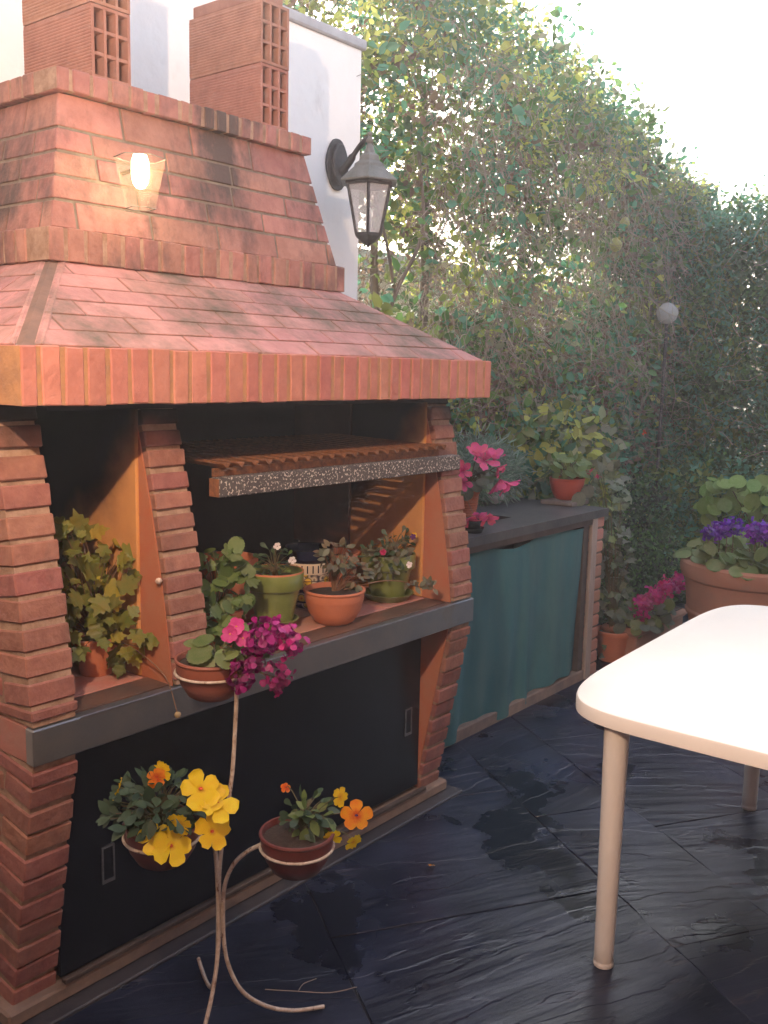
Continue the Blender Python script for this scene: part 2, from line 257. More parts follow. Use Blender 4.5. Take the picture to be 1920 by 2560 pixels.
def talavera_mat():
    m = mat('painted_ceramic', (0.62, 0.50, 0.34), 0.3, coat=0.3); nt = m.node_tree; N = nt.nodes; L = nt.links; b = N['Principled BSDF']
    geo = N.new('ShaderNodeNewGeometry')
    vo = N.new('ShaderNodeTexVoronoi'); vo.inputs['Scale'].default_value = 34; L.new(geo.outputs['Position'], vo.inputs['Vector'])
    r = N.new('ShaderNodeValToRGB'); e = r.color_ramp.elements; e[0].position = 0.0; e[0].color = (0.45, 0.06, 0.02, 1); e[1].position = 0.75; e[1].color = (0.03, 0.02, 0.03, 1)
    for p, c in ((0.18, (0.75, 0.36, 0.02, 1)), (0.42, (0.62, 0.42, 0.05, 1)), (0.5, (0.03, 0.02, 0.02, 1)), (0.58, (0.6, 0.48, 0.34, 1))):
        k = e.new(p); k.color = c
    L.new(vo.outputs['Distance'], r.inputs[0]); L.new(r.outputs[0], b.inputs['Base Color']); return m
m_tala = talavera_mat()

# ------------------------------------------------------------------ helpers
WLOC = {}
def tag(o, label=None, cat=None, group=None, kind=None):
    if label: o['label'] = label
    if cat: o['category'] = cat
    if group: o['group'] = group
    if kind: o['kind'] = kind
    return o
def thing(name, label, cat, loc=(0, 0, 0), group=None):
    o = bpy.data.objects.new(name, None); C.objects.link(o); o.location = loc; o.empty_display_size = 0.05
    WLOC[o] = Vector(loc); return tag(o, label, cat, group)
def link(name, me, parent=None, loc=(0, 0, 0)):
    """mesh in world coordinates (loc=0) or local mesh placed at world loc"""
    o = bpy.data.objects.new(name, me); C.objects.link(o); w = Vector(loc)
    if parent is not None:
        o.parent = parent; o.location = w - WLOC[parent]
    else: o.location = w
    WLOC[o] = w
    return o
def place(name, me, parent, mw):
    """mesh with full world matrix"""
    o = bpy.data.objects.new(name, me); C.objects.link(o); o.parent = parent
    o.matrix_basis = Matrix.Translation(-WLOC[parent]) @ mw; WLOC[o] = mw.translation.copy()
    return o
class MB:
    def __init__(s): s.v = []; s.f = []
    def add(s, v, f):
        n = len(s.v); s.v += [tuple(p) for p in v]; s.f += [tuple(i + n for i in q) for q in f]; return s
    def box(s, a, b):
        x0, y0, z0 = a; x1, y1, z1 = b
        return s.add([(x0, y0, z0), (x1, y0, z0), (x1, y1, z0), (x0, y1, z0), (x0, y0, z1), (x1, y0, z1), (x1, y1, z1), (x0, y1, z1)],
                     [(3, 2, 1, 0), (4, 5, 6, 7), (0, 1, 5, 4), (1, 2, 6, 5), (2, 3, 7, 6), (3, 0, 4, 7)])
    def prism(s, poly, d):
        """poly: list of 3-D points, d: extrusion vector"""
        n = len(poly); d = Vector(d); v = [Vector(p) for p in poly] + [Vector(p) + d for p in poly]
        return s.add(v, [tuple(range(n - 1, -1, -1)), tuple(range(n, 2 * n))] + [(i, (i + 1) % n, n + (i + 1) % n, n + i) for i in range(n)])
    def tube(s, pts, r, k=6, cap=True):
        pts = [Vector(p) for p in pts]; n = len(pts); rs = r if isinstance(r, (list, tuple)) else [r] * n
        rings = []; up = Vector((0.13, 0.27, 0.95))
        for i, p in enumerate(pts):
            t = (pts[min(i + 1, n - 1)] - pts[max(i - 1, 0)]).normalized()
            a = t.cross(up)
            if a.length < 1e-3: a = t.cross(Vector((1, 0, 0)))
            a.normalize(); b = t.cross(a)
            rings.append([p + (a * math.cos(2 * PI * j / k) + b * math.sin(2 * PI * j / k)) * rs[i] for j in range(k)])
        v = [q for g in rings for q in g]; f = []
        for i in range(n - 1):
            for j in range(k): f.append((i * k + j, i * k + (j + 1) % k, (i + 1) * k + (j + 1) % k, (i + 1) * k + j))
        if cap: f += [tuple(range(k - 1, -1, -1)), tuple((n - 1) * k + j for j in range(k))]
        return s.add(v, f)
    def lathe(s, prof, seg=36, c=(0, 0, 0), rot=0.0, wob=0.0):
        """prof: (r,z) list, open"""
        v = []; f = []; m = len(prof)
        for j in range(seg):
            a = 2 * PI * j / seg + rot
            for r, z in prof: v.append((c[0] + r * math.cos(a), c[1] + r * math.sin(a), c[2] + z))
        for j in range(seg):
            j2 = (j + 1) % seg
            for i in range(m - 1): f.append((j * m + i, j2 * m + i, j2 * m + i + 1, j * m + i + 1))
        return s.add(v, f)
    def mesh(s, name, material, smooth=None, bevel=0.0):
        me = bpy.data.meshes.new(name); me.from_pydata(s.v, [], s.f); me.update()
        if bevel:
            bm = bmesh.new(); bm.from_mesh(me); bmesh.ops.remove_doubles(bm, verts=bm.verts, dist=1e-6)
            bmesh.ops.bevel(bm, geom=[e for e in bm.edges if e.is_manifold and e.calc_face_angle(0) > 0.5], offset=bevel, segments=1, affect='EDGES', clamp_overlap=True)
            bm.to_mesh(me); bm.free()
        if smooth is not None:
            me.polygons.foreach_set('use_smooth', [True] * len(me.polygons)); me.set_sharp_from_angle(angle=math.radians(smooth))
        me.materials.append(material); return me
    def build(s, name, material, parent=None, smooth=None, bevel=0.0, loc=None):
        me = s.mesh(name, material, smooth, bevel)
        if loc is not None:      # geometry given around the origin
            return link(name, me, parent, loc)
        return link(name, me, parent)
def bez(p0, p1, p2, n=8):
    p0, p1, p2 = Vector(p0), Vector(p1), Vector(p2)
    return [(p0 * (1 - t) ** 2 + p1 * 2 * t * (1 - t) + p2 * t * t) for t in [i / n for i in range(n + 1)]]
def smoothpath(pts, n=6):
    P = [Vector(p) for p in pts]; out = []
    for i in range(len(P) - 1):
        a = P[max(i - 1, 0)]; b = P[i]; c = P[i + 1]; d = P[min(i + 2, len(P) - 1)]
        for k in range(n):
            t = k / n
            out.append(0.5 * ((2 * b) + (c - a) * t + (2 * a - 5 * b + 4 * c - d) * t * t + (3 * b - a - 3 * c + d) * t ** 3))
    out.append(P[-1]); return out

# bricks: chamfered boxes with slightly uneven corners, meshes shared by size
BC = {}
def brick_mesh(sx, sy, sz, material, bev=0.006):
    key = (round(sx, 3), round(sy, 3), round(sz, 3), material.name, random.randrange(3))
    if key in BC: return BC[key]
    mb = MB(); mb.box((-sx / 2, -sy / 2, -sz / 2), (sx / 2, sy / 2, sz / 2))
    mb.v = [(x + random.uniform(-.0012, .0012), y + random.uniform(-.0012, .0012), z + random.uniform(-.0012, .0012)) for x, y, z in mb.v]
    me = mb.mesh('brick', material, smooth=25, bevel=bev); BC[key] = me; return me
def brick(parent, c, size, material, rot=None, bev=0.006, name='brick'):
    me = brick_mesh(*size, material, bev)
    mw = Matrix.Translation(Vector(c)) @ (rot.to_matrix().to_4x4() if rot else Matrix.Identity(4))
    return place(name, me, parent, mw)

def clip(poly, n, d):
    """keep the side n.p <= d of a 2-D polygon"""
    out = []
    for i in range(len(poly)):
        a = poly[i]; b = poly[(i + 1) % len(poly)]; da = n[0] * a[0] + n[1] * a[1] - d; db = n[0] * b[0] + n[1] * b[1] - d
        if da <= 0: out.append(a)
        if da * db < 0:
            t = da / (da - db); out.append((a[0] + (b[0] - a[0]) * t, a[1] + (b[1] - a[1]) * t))
    return out
def tiles(parent, o, u, v, region, rows, joints, material, gap=0.008, thick=0.011, bev=0.004, name='brick'):
    """bricks on a sloping plane: o origin, u/v unit axes, region convex 2-D outline (ccw), rows v limits, joints per row"""
    o, u, v = Vector(o), Vector(u).normalized(), Vector(v).normalized(); n = u.cross(v).normalized()
    for r in range(len(rows) - 1):
        js = joints[r % len(joints)]
        for k in range(len(js) - 1):
            e = gap / 2; jj = random.uniform(-.0015, .0015)
            p = [(js[k] + e, rows[r] + e + jj), (js[k + 1] - e, rows[r] + e - jj), (js[k + 1] - e, rows[r + 1] - e + jj), (js[k] + e, rows[r + 1] - e - jj)]
            for i in range(len(region)):
                a = region[i]; b = region[(i + 1) % len(region)]; dx, dy = b[0] - a[0], b[1] - a[1]; l = math.hypot(dx, dy); nn = (dy / l, -dx / l)
                p = clip(p, nn, nn[0] * a[0] + nn[1] * a[1])
                if len(p) < 3: break
            if len(p) < 3: continue
            ar = 0.5 * abs(sum(p[i][0] * p[(i + 1) % len(p)][1] - p[(i + 1) % len(p)][0] * p[i][1] for i in range(len(p))))
            if ar < 0.0006: continue
            # drop doubled corners
            q = [p[i] for i in range(len(p)) if math.hypot(p[i][0] - p[i - 1][0], p[i][1] - p[i - 1][1]) > 0.004]
            if len(q) < 3: continue
            cx = sum(a[0] for a in q) / len(q); cy = sum(a[1] for a in q) / len(q); w = o + u * cx + v * cy
            mb = MB(); mb.prism([u * (a[0] - cx) + v * (a[1] - cy) - n * 0.004 for a in q], n * (thick + 0.004 + random.uniform(-.001, .001)))
            link(name, mb.mesh('brick', material, smooth=25, bevel=bev), parent, w)

# ================================================================== GROUND
g = MB(); g.add([(-150, -150, -0.075), (150, -150, -0.075), (150, 150, -0.075), (-150, 150, -0.075)], [(0, 1, 2, 3)])
ground = g.build('ground', mat('garden_earth', (0.05, 0.04, 0.03), 1.0, (0.035, 0.04, 0.02), 3, 0.5, 10)); tag(ground, kind='structure')
g = MB(); g.box((-1.44, -5.6, -0.074), (7.4, 1.6, -0.066))
floor = g.build('slate_floor', mat('joint_grout', (0.010, 0.010, 0.016), 0.8, (0.018, 0.018, 0.024), 20, 0.5, 50)); tag(floor, kind='structure')
ua = math.radians(58); U2 = Vector((math.cos(ua), math.sin(ua))); V2 = Vector((math.sin(ua), -math.cos(ua)))
O2 = Vector((1.431, -1.004))
def slab(i, j):
    # running rows of uneven rectangular slabs
    pass
rowedge = [0.0]
def cum(vals, n):
    out = [0.0]
    for k in range(n): out.append(out[-1] + vals[k % len(vals)])
    return out
vpos = cum([0.39, 0.62, 0.55, 0.66, 0.50, 0.60], 8); vneg = cum([0.95, 0.80, 0.74, 0.84, 0.72], 8)
vs = sorted([-a for a in vneg[1:]] + vpos)
REG = [(-1.42, -5.5), (7.3, -5.5), (7.3, 1.5), (-1.42, 1.5)]
for r in range(len(vs) - 1):
    rr = random.Random(r * 7 + 3); off = 0.0 if abs(vs[r]) < 1e-6 else rr.uniform(-0.35, 0.35)
    us = [off]
    while us[-1] < 5.5: us.append(us[-1] + rr.uniform(0.75, 1.25))
    while us[0] > -6.0: us.insert(0, us[0] - rr.uniform(0.75, 1.25))
    for k in range(len(us) - 1):
        e = 0.0012
        loc = [(us[k] + e, vs[r] + e), (us[k + 1] - e, vs[r] + e), (us[k + 1] - e, vs[r + 1] - e), (us[k] + e, vs[r + 1] - e)]
        p = [tuple(O2 + U2 * a + V2 * b) for a, b in loc]
        if sum(p[i][0] * p[(i + 1) % 4][1] - p[(i + 1) % 4][0] * p[i][1] for i in range(4)) < 0: p = p[::-1]
        for i in range(4):
            a = REG[i]; b = REG[(i + 1) % 4]; dx, dy = b[0] - a[0], b[1] - a[1]; l = math.hypot(dx, dy); nn = (dy / l, -dx / l)
            p = clip(p, nn, nn[0] * a[0] + nn[1] * a[1])
            if len(p) < 3: break
        if len(p) < 3: continue
        cx = sum(a[0] for a in p) / len(p); cy = sum(a[1] for a in p) / len(p)
        if cx > 6.9 or cy < -3.2 + 0.0 * cx and cx > -2 and False: continue
        # only slabs that the place shows near the barbecue
        if cy < -3.6: continue
        tilt = [rr.uniform(-.0025, .0025) for _ in p]
        # jagged edge points
        q = []
        for i in range(len(p)):
            a = p[i]; b = p[(i + 1) % len(p)]; n = max(1, int(math.hypot(b[0] - a[0], b[1] - a[1]) / 0.12))
            for t in range(n):
                w = t / n; jx = 0 if t == 0 else rr.uniform(-.004, .004); q.append((a[0] + (b[0] - a[0]) * w + jx, a[1] + (b[1] - a[1]) * w - jx))
        mb = MB(); mb.prism([(a[0] - cx, a[1] - cy, 0) for a in q], (0, 0, 0.0))
        mb = MB(); mb.prism([(a[0] - cx, a[1] - cy, -0.068 + 0.06 - 0.004) for a in q], (0, 0, 0.012))
        o = link('slate_slab', mb.mesh('slate_slab', m_slate, smooth=40, bevel=0.0018), floor, (cx, cy, -0.06 - 0.0005))
        o.rotation_euler = (rr.uniform(-.003, .003), rr.uniform(-.003, .003), 0)

# ================================================================== WHITE WALL behind the barbecue
WY = 1.10
ww = thing('white_wall', 'white rendered wall behind the barbecue with a grey coping', 'wall', (0.5, WY, -0.06))
MB().box((-1.40, WY, -0.06), (2.406, WY + 0.14, 3.045)).build('wall_face', m_white, ww, bevel=0.006)
MB().box((-1.40, WY - 0.015, 3.045), (2.425, WY + 0.16, 3.09)).build('coping', m_coping, ww, bevel=0.006)

# house wall at the left (out of frame), carries the lit lamp that lights the barbecue
hw = thing('house', 'dark brick house wing at the left end of the terrace', 'house', (-1.52, -2.0, -0.06))
soot_and_shade_up(m_brick, 1.60, 1.74)  # hood's shadow painted onto the top pier courses
m_house = mat('dark_house_brick', (0.10, 0.055, 0.045), 0.9, (0.14, 0.08, 0.06), 8, 0.4, 40)
MB().box((-1.60, -2.24, -0.06), (-1.44, 1.09, 3.4)).build('side_wall', m_house, hw)
MB().box((-1.60, -2.40, -0.06), (4.2, -2.25, 3.4)).build('back_wall', m_house, hw)

# ================================================================== BARBECUE
Ls = 1.822; ZS = 0.753; ZB = 1.503; YH = -0.031
bq = thing('brick_barbecue', 'large red brick barbecue with sloping hood, grill opening and black lower doors', 'barbecue', (Ls / 2, 0.4, 0.0))
def prof(z):
    t = (z - ZS) / 0.74; return 0.15 * (0.55 * t + 0.45 * t * t)
def dprof(z):
    t = (z - ZS) / 0.74; return 0.15 * (0.55 + 0.9 * t) / 0.74
def prof_lo(z): return 0.004 + 0.1335 * (1 - z / 0.664)
def pier(x0, x1, zs, ztop, fn, side=None, long_side=False, name='pier', zpl=None):
    """zs: course boundaries bottom to top; mortar core recessed 5 mm"""
    p = bpy.data.objects.new('tmp', None)
    mb = MB(); poly = []
    zz = [zs[0] + (ztop - zs[0]) * i / 10 for i in range(11)]
    yb = 1.095
    for z in zz: poly.append((x0 + 0.005, fn(z) + 0.0055, z))
    poly.append((x0 + 0.005, yb, ztop)); poly.append((x0 + 0.005, yb, zs[0]))
    mb.prism(poly[::-1], (x1 - x0 - 0.010, 0, 0))
    core = mb.build(name, m_mortar, bq)
    bpy.data.objects.remove(p)
    for i in range(len(zs) - 1):
        z0, z1 = zs[i] + 0.006, zs[i + 1] - 0.006; zc = (z0 + z1) / 2; h = z1 - z0
        ang = -math.atan((fn(z1) - fn(z0)) / h)
        hd = 0.115 if i % 2 else 0.235
        dj = random.uniform(-.0015, .0015)
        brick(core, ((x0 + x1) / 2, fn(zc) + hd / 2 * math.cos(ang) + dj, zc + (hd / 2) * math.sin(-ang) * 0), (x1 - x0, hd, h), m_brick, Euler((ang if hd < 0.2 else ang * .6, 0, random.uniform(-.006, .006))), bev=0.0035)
        if hd > 0.2: pass
        if long_side:
            y = fn(zc) + hd + 0.010
            while y < 1.08:
                l = min(0.235, 1.09 - y)
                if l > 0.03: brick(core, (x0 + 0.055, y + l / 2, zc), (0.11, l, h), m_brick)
                y += l + 0.010
    return core
zt = ZS + 0.78
lowz = [-0.006, 0.05, 0.110, 0.172, 0.235, 0.298, 0.361, 0.425, 0.490, 0.553, 0.616, 0.662]
upz_l = [0.756, 0.794, 0.857, 0.920, 0.982, 1.047, 1.111, 1.174, 1.239, 1.305, 1.375, 1.440, 1.502]
upz_r = [0.758, 0.809, 0.873, 0.938, 1.003, 1.067, 1.132, 1.196, 1.262, 1.327, 1.392, 1.454, 1.502]
upz_c = [0.757, 0.813, 0.871, 0.927, 0.982, 1.037, 1.092, 1.145, 1.198, 1.252, 1.307, 1.363, 1.418, 1.470, 1.502]
XC = 0.4205
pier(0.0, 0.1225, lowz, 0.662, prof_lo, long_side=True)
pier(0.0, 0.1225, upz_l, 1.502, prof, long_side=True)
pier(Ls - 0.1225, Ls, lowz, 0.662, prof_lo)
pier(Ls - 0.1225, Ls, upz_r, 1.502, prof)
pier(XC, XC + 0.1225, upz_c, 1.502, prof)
# rendered inner faces, painted: a red strip right behind the face bricks, orange plaster further in
def inner(x, zlo, zhi, fn, sgn=-1, fb=0.035, strip=0.13, lower=False):
    a = MB(); zz = [zlo + (zhi - zlo) * i / 8 for i in range(9)]
    ymid = max(fn(z) for z in zz) * 0.55 + strip * 0.5
    poly = [(x, fn(z) + 0.016, z) for z in zz] + [(x, ymid + 0.1, zhi), (x, ymid + 0.1, zlo)]
    a.prism(poly if sgn < 0 else poly, (0.004 * sgn, 0, 0)); a.build('painted_strip', m_redpaint, bq)
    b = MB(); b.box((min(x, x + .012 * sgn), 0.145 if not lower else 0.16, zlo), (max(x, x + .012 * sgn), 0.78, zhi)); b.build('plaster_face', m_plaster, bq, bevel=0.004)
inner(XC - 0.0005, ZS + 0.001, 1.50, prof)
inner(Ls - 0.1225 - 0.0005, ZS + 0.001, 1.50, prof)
a = MB(); zz = [0.664 * i / 6 for i in range(7)]
a.prism([(Ls - 0.123, prof_lo(z) + 0.016, z) for z in zz] + [(Ls - 0.123, 0.6, 0.664), (Ls - 0.123, 0.6, 0.0)], (-0.004, 0, 0)); a.build('painted_strip', m_redpaint, bq)
# firebox: back wall, side soot, ceiling
MB().box((0.118, 0.80, ZS - 0.05), (Ls - 0.12, 0.84, 1.50)).build('firebox_back', m_soot, bq)
MB().box((0.1225, 0.16, ZS + 0.002), (0.1275, 0.80, 1.50)).build('niche_side', m_soot, bq)
MB().box((XC + 0.1225, 0.17, ZS + 0.002), (XC + 0.1275, 0.80, 1.50)).build('niche_side', m_soot, bq)
MB().box((0.125, 0.10, 1.485), (Ls - 0.125, 0.80, 1.503)).build('hood_underside', m_soot, bq)
MB().box((Ls - 0.1475, 0.50, ZS + 0.14), (Ls - 0.1355, 0.80, 1.485)).build('sooty_panel', mat('sooty_clay', (0.07, 0.03, 0.02), 0.9, (0.12, 0.05, 0.03), 6), bq)
# shelf: brick-tiled slab with a steel lip in front
MB().box((0.002, 0.034, 0.666), (Ls - 0.002, 1.09, ZS - 0.002)).build('shelf_slab', m_brickold, bq)
MB().box((-0.002, -0.004, 0.664), (Ls + 0.002, 0.030, ZS)).build('shelf_lip', m_steel, bq, bevel=0.003)
MB().box((0.125, -0.0052, ZS - 0.0028), (Ls - 0.125, -0.0043, ZS - 0.0002)).build('lip_highlight', m_handle, bq)  # thin bright strip standing in for the highlight along the lip
mb = MB(); mb.box((0.135, 0.031, ZS - 0.0015), (Ls - 0.135, 0.12, ZS + 0.0025)); mb.build('shelf_plate', mat('dark_shelf', (0.07, 0.05, 0.042), 0.5, (0.16, 0.08, 0.05), 5, 0.3, 40), bq)
# shelf tiles behind the plate
for sx0, sx1 in ((0.132, XC - 0.014), (XC + 0.13, Ls - 0.138)):
    xs = [sx0 + (sx1 - sx0) * i / max(1, round((sx1 - sx0) / 0.235)) for i in range(max(1, round((sx1 - sx0) / 0.235)) + 1)]
    for r in range(5):
        y0 = 0.125 + r * 0.13
        for k in range(len(xs) - 1):
            brick(bq, ((xs[k] + xs[k + 1]) / 2, y0 + 0.062, ZS - 0.001), (xs[k + 1] - xs[k] - 0.004, 0.126, 0.010), MATS['dusty_brick'], bev=0.002, name='shelf_tile')
# hood bands
def band(z0, z1, y, x0, x1, js, depth, material, mort, side_y, name, pitch=0.06, proud=0.0):
    core = MB().box((x0 + 0.004, y + 0.0028, z0 + 0.002), (x1 - 0.004, side_y, z1 - 0.002)).build(name, mort, bq)
    h = z1 - z0
    for k in range(len(js) - 1):
        w = js[k + 1] - js[k] - 0.0115
        dj = random.uniform(-.002, .002)
        brick(core, ((js[k] + js[k + 1]) / 2, y + depth / 2 + dj, (z0 + z1) / 2 + random.uniform(-.0015, .0015)), (w, depth, h), material, Euler((0, random.uniform(-.008, .008), 0)), bev=0.003)
    for xs, sg in ((x0, 1), (x1, -1)):
        n = int((side_y - y - depth - 0.01) / pitch)
        for k in range(n):
            yc = y + depth + 0.010 + pitch * (k + 0.5)
            brick(core, (xs + sg * depth / 2, yc, (z0 + z1) / 2), (depth, pitch - 0.011, h), material, bev=0.003)
    return core
jb = [-0.021, 0.028, 0.087, 0.147, 0.206, 0.267, 0.327, 0.391, 0.449, 0.512, 0.575, 0.637, 0.692, 0.753, 0.803, 0.864, 0.925, 0.986, 1.031, 1.10, 1.155, 1.201, 1.256, 1.308, 1.365, 1.417, 1.474, 1.525, 1.582, 1.635, 1.691, 1.746, 1.80, 1.848]
band(ZB, 1.636, YH, -0.021, 1.848, jb, 0.10, m_band, m_mortar_o, 1.095, 'lower_band')
jm = [0.33, 0.373, 0.435, 0.495, 0.557, 0.621, 0.685, 0.770, 0.842, 0.909, 0.962, 1.023, 1.077, 1.144, 1.212, 1.281, 1.339, 1.401, 1.455, 1.507]
jm = [0.315] + jm[1:]
band(1.868, 1.957, 0.385, 0.315, 1.507, jm, 0.09, m_brickup, m_mortar, 1.095, 'middle_band')
jc = [0.404, 0.452, 0.516, 0.579, 0.645, 0.70, 0.742, 0.828, 0.868, 0.918, 0.967, 1.018, 1.072, 1.123, 1.18, 1.239, 1.299, 1.352, 1.408]
band(2.332, 2.392, 0.462, 0.404, 1.408, jc, 0.10, m_brickup, m_mortar, 1.095, 'cornice', pitch=0.062)
# hood slope (frustum) with bricks on front and side planes
x0, x1, xa, xb = 0.002, 1.826, 0.337, 1.487; y0, ya, z0, za = -0.008, 0.405, 1.634, 1.870
core = MB(); core.add([(x0, y0, z0), (x1, y0, z0), (x1, 1.094, z0), (x0, 1.094, z0), (xa, ya, za), (xb, ya, za), (xb, 1.094, za), (xa, 1.094, za)],
                      [(3, 2, 1, 0), (4, 5, 6, 7), (0, 1, 5, 4), (1, 2, 6, 5), (2, 3, 7, 6), (3, 0, 4, 7)])
hood = core.build('hood_slope', mat('hood_mortar', (0.20, 0.115, 0.085), 0.95, (0.13, 0.085, 0.065), 12, 0.6, 60), bq)
m_slope = mat('slope_brick', (0.42, 0.212, 0.190), 0.85, (0.33, 0.160, 0.143), 14, 1.0, 50, rnd=0.09, dirt=(0.11, 0.085, 0.06), dirt_scale=3.0, dirt_lo=0.45, dirt_hi=0.64)
vv = Vector((0, ya - y0, za - z0)); Lv = vv.length
sx = (xa - x0) / Lv
rows = [0, Lv * .165, Lv * .335, Lv * .50, Lv * .665, Lv * .835, Lv]
ja = [0.0, 0.030, 0.259, 0.493, 0.722, 0.951, 1.214, 1.45, 1.70, 1.95]; jb2 = [0.0, 0.15, 0.361, 0.60, 0.85, 1.09, 1.33, 1.58, 1.83]
tiles(hood, (x0, y0, z0), (1, 0, 0), vv, [(0.030, 0), (x1 - x0 - 0.004, 0), (xb - x0 - 0.004, Lv), (xa - x0 + 0.028, Lv)], rows, [ja, jb2], m_slope, gap=0.0065, thick=0.0032, bev=0.0015)
vl = Vector((xa - x0, 0, za - z0)); Ll = vl.length; hy = (ya - y0)
for (xo, vl_, sg) in ((x0, vl, 1), (x1, Vector((xb - x1, 0, za - z0)), -1)):
    if sg == 1:
        tiles(hood, (xo, 1.094, z0), (0, -1, 0), vl_, [(0, 0), (1.094 - y0 - 0.03, 0), (1.094 - ya - 0.03, Ll), (0, Ll)], [Ll * i / 5 for i in range(6)], [[0.1 + 0.24 * i - 0.3 for i in range(8)], [0.24 * i - 0.3 for i in range(8)]], m_slope, gap=0.0065, thick=0.0032, bev=0.0015)
    else:
        tiles(hood, (xo, y0, z0), (0, 1, 0), vl_, [(0.02, 0), (1.094 - y0, 0), (1.094 - y0, Ll), (ya - y0 + 0.02, Ll)], [Ll * i / 5 for i in range(6)], [[0.24 * i for i in range(8)], [0.12 + 0.24 * i for i in range(-1, 8)]], m_slope, gap=0.0065, thick=0.0032, bev=0.0015)
# hip ridge: flat cement strip on the left corner
mb = MB(); mb.add([(x0 - .004, y0 + .05, z0 + .006), (x0 + .05, y0 - .004, z0 + .006), (xa + .042, ya - .006, za + .004), (xa - .006, ya + .042, za + .004), (x0 + .02, y0 + .07, z0), (x0 + .07, y0 + .02, z0), (xa + .06, ya + .02, za), (xa + .02, ya + .06, za)],
                  [(0, 1, 2, 3), (1, 5, 6, 2), (4, 0, 3, 7), (5, 4, 7, 6), (0, 4, 5, 1), (3, 2, 6, 7)]); mb.build('hip_strip', m_slope, hood, bevel=0.003)
# chimney shaft
sb = dict(x0=0.342, x1=1.480, y=0.402, z=1.955); stp = dict(x0=0.428, x1=1.386, y=0.486, z=2.334)
core = MB(); e = 0.007
core.add([(sb['x0'] + e, sb['y'] + e, sb['z']), (sb['x1'] - e, sb['y'] + e, sb['z']), (sb['x1'] - e, 1.094, sb['z']), (sb['x0'] + e, 1.094, sb['z']),
          (stp['x0'] + e, stp['y'] + e, stp['z']), (stp['x1'] - e, stp['y'] + e, stp['z']), (stp['x1'] - e, 1.094, stp['z']), (stp['x0'] + e, 1.094, stp['z'])],
         [(3, 2, 1, 0), (4, 5, 6, 7), (0, 1, 5, 4), (1, 2, 6, 5), (2, 3, 7, 6), (3, 0, 4, 7)])
shaft = core.build('chimney_shaft', m_mortar_g, bq)
vv = Vector((0, stp['y'] - sb['y'], stp['z'] - sb['z'])); Lv = vv.length; dx = stp['x0'] - sb['x0']; W = sb['x1'] - sb['x0']
rws = [0, 0.080 * Lv / .379, 0.146 * Lv / .379, 0.214 * Lv / .379, 0.280 * Lv / .379, Lv]
o0 = sb['x0']
jsh = [[-.1, .426 - o0, .678 - o0, .935 - o0, 1.19 - o0, 1.44 - o0, 1.6], [-.1, .30, .56, .80, 1.06, 1.4], [-.1, .407 + .11 - o0, .768 - o0, 1.02 - o0, 1.26 - o0, 1.7], [-.1, .512 - o0, .770 - o0, 1.03 - o0, 1.30 - o0, 1.7], [-.1, .627 - o0, .88 - o0, 1.13 - o0, 1.7]]
tiles(shaft, (sb['x0'], sb['y'] + e, sb['z']), (1, 0, 0), vv, [(0, 0), (W, 0), (W - dx, Lv), (dx, Lv)], rws, jsh, m_brickup, gap=0.0085, thick=0.0040, bev=0.002)
vl = Vector((dx, 0, stp['z'] - sb['z'])); Ll = vl.length; D0 = 1.094 - sb['y']; D1 = 1.094 - stp['y']
tiles(shaft, (sb['x0'] + e, 1.094, sb['z']), (0, -1, 0), vl, [(0, 0), (D0 - .010, 0), (D1 - .010, Ll), (0, Ll)], [r * Ll / Lv for r in rws], [[-.05, .2, .45, .62, .9], [0, .1, .35, .58, .9], [-.05, .22, .47, .9], [0, .12, .36, .52, .9], [0, .2, .45, .9]], m_brickup, gap=0.0085, thick=0.0040, bev=0.002)
vr = Vector((stp['x1'] - sb['x1'], 0, stp['z'] - sb['z']))
tiles(shaft, (sb['x1'] - e, sb['y'], sb['z']), (0, 1, 0), vr, [(0.01, 0), (D0, 0), (D0, Ll), (stp['y'] - sb['y'] + .01, Ll)], [r * Ll / Lv for r in rws], [[0, .24, .48, .72], [0, .12, .36, .6, .84]], m_brickup, gap=0.0085, thick=0.0040, bev=0.002)
# lower doors, rail and handles
MB().box((0.1235, 0.60, 0.0), (Ls - 0.1235, 0.62, 0.664)).build('cupboard_back', m_soot, bq)
def door(xa_, xb_, y, hx, hz):
    d = MB().box((xa_, y, 0.012), (xb_, y + 0.018, 0.640)).build('door', m_blackmetal, bq, bevel=0.002)
    h = MB(); w, hh, t = 0.040, 0.105, 0.005
    for a, b in (((-w / 2, -.004, -hh / 2), (-w / 2 + t, 0, hh / 2)), ((w / 2 - t, -.004, -hh / 2), (w / 2, 0, hh / 2)), ((-w / 2 + t, -.004, hh / 2 - t), (w / 2 - t, 0, hh / 2)), ((-w / 2 + t, -.004, -hh / 2), (w / 2 - t, 0, -hh / 2 + t * 2))):
        h.box(a, b)
    h.build('handle', m_handle, d, loc=(hx, y - 0.0005, hz))
    MB().box((hx - w / 2 + .005, y - .0022, hz - hh / 2 + .01), (hx + w / 2 - .005, y - .0002, hz + hh / 2 - .005)).build('handle_recess', m_blackmetal, d)
door(0.1245, 0.98, 0.118, 0.275, 0.27)
door(0.96, Ls - 0.13, 0.140, 1.62, 0.285)
MB().box((0.1245, 0.085, 0.632), (Ls - 0.13, 0.115, 0.648)).build('door_rail', m_railmetal, bq, bevel=0.002)
MB().box((0.1245, 0.096, 0.001), (Ls - 0.13, 0.114, 0.014)).build('lower_rail', m_wood, bq, bevel=0.002)
# plinth: two steps
MB().box((-0.03, 0.104, -0.048), (Ls + 0.02, 1.09, -0.007)).build('plinth', m_plinth, bq, bevel=0.006)
MB().box((-0.03, 0.055, -0.064), (Ls + 0.06, 1.09, -0.049)).build('plinth_base', m_dkstone, bq, bevel=0.004)

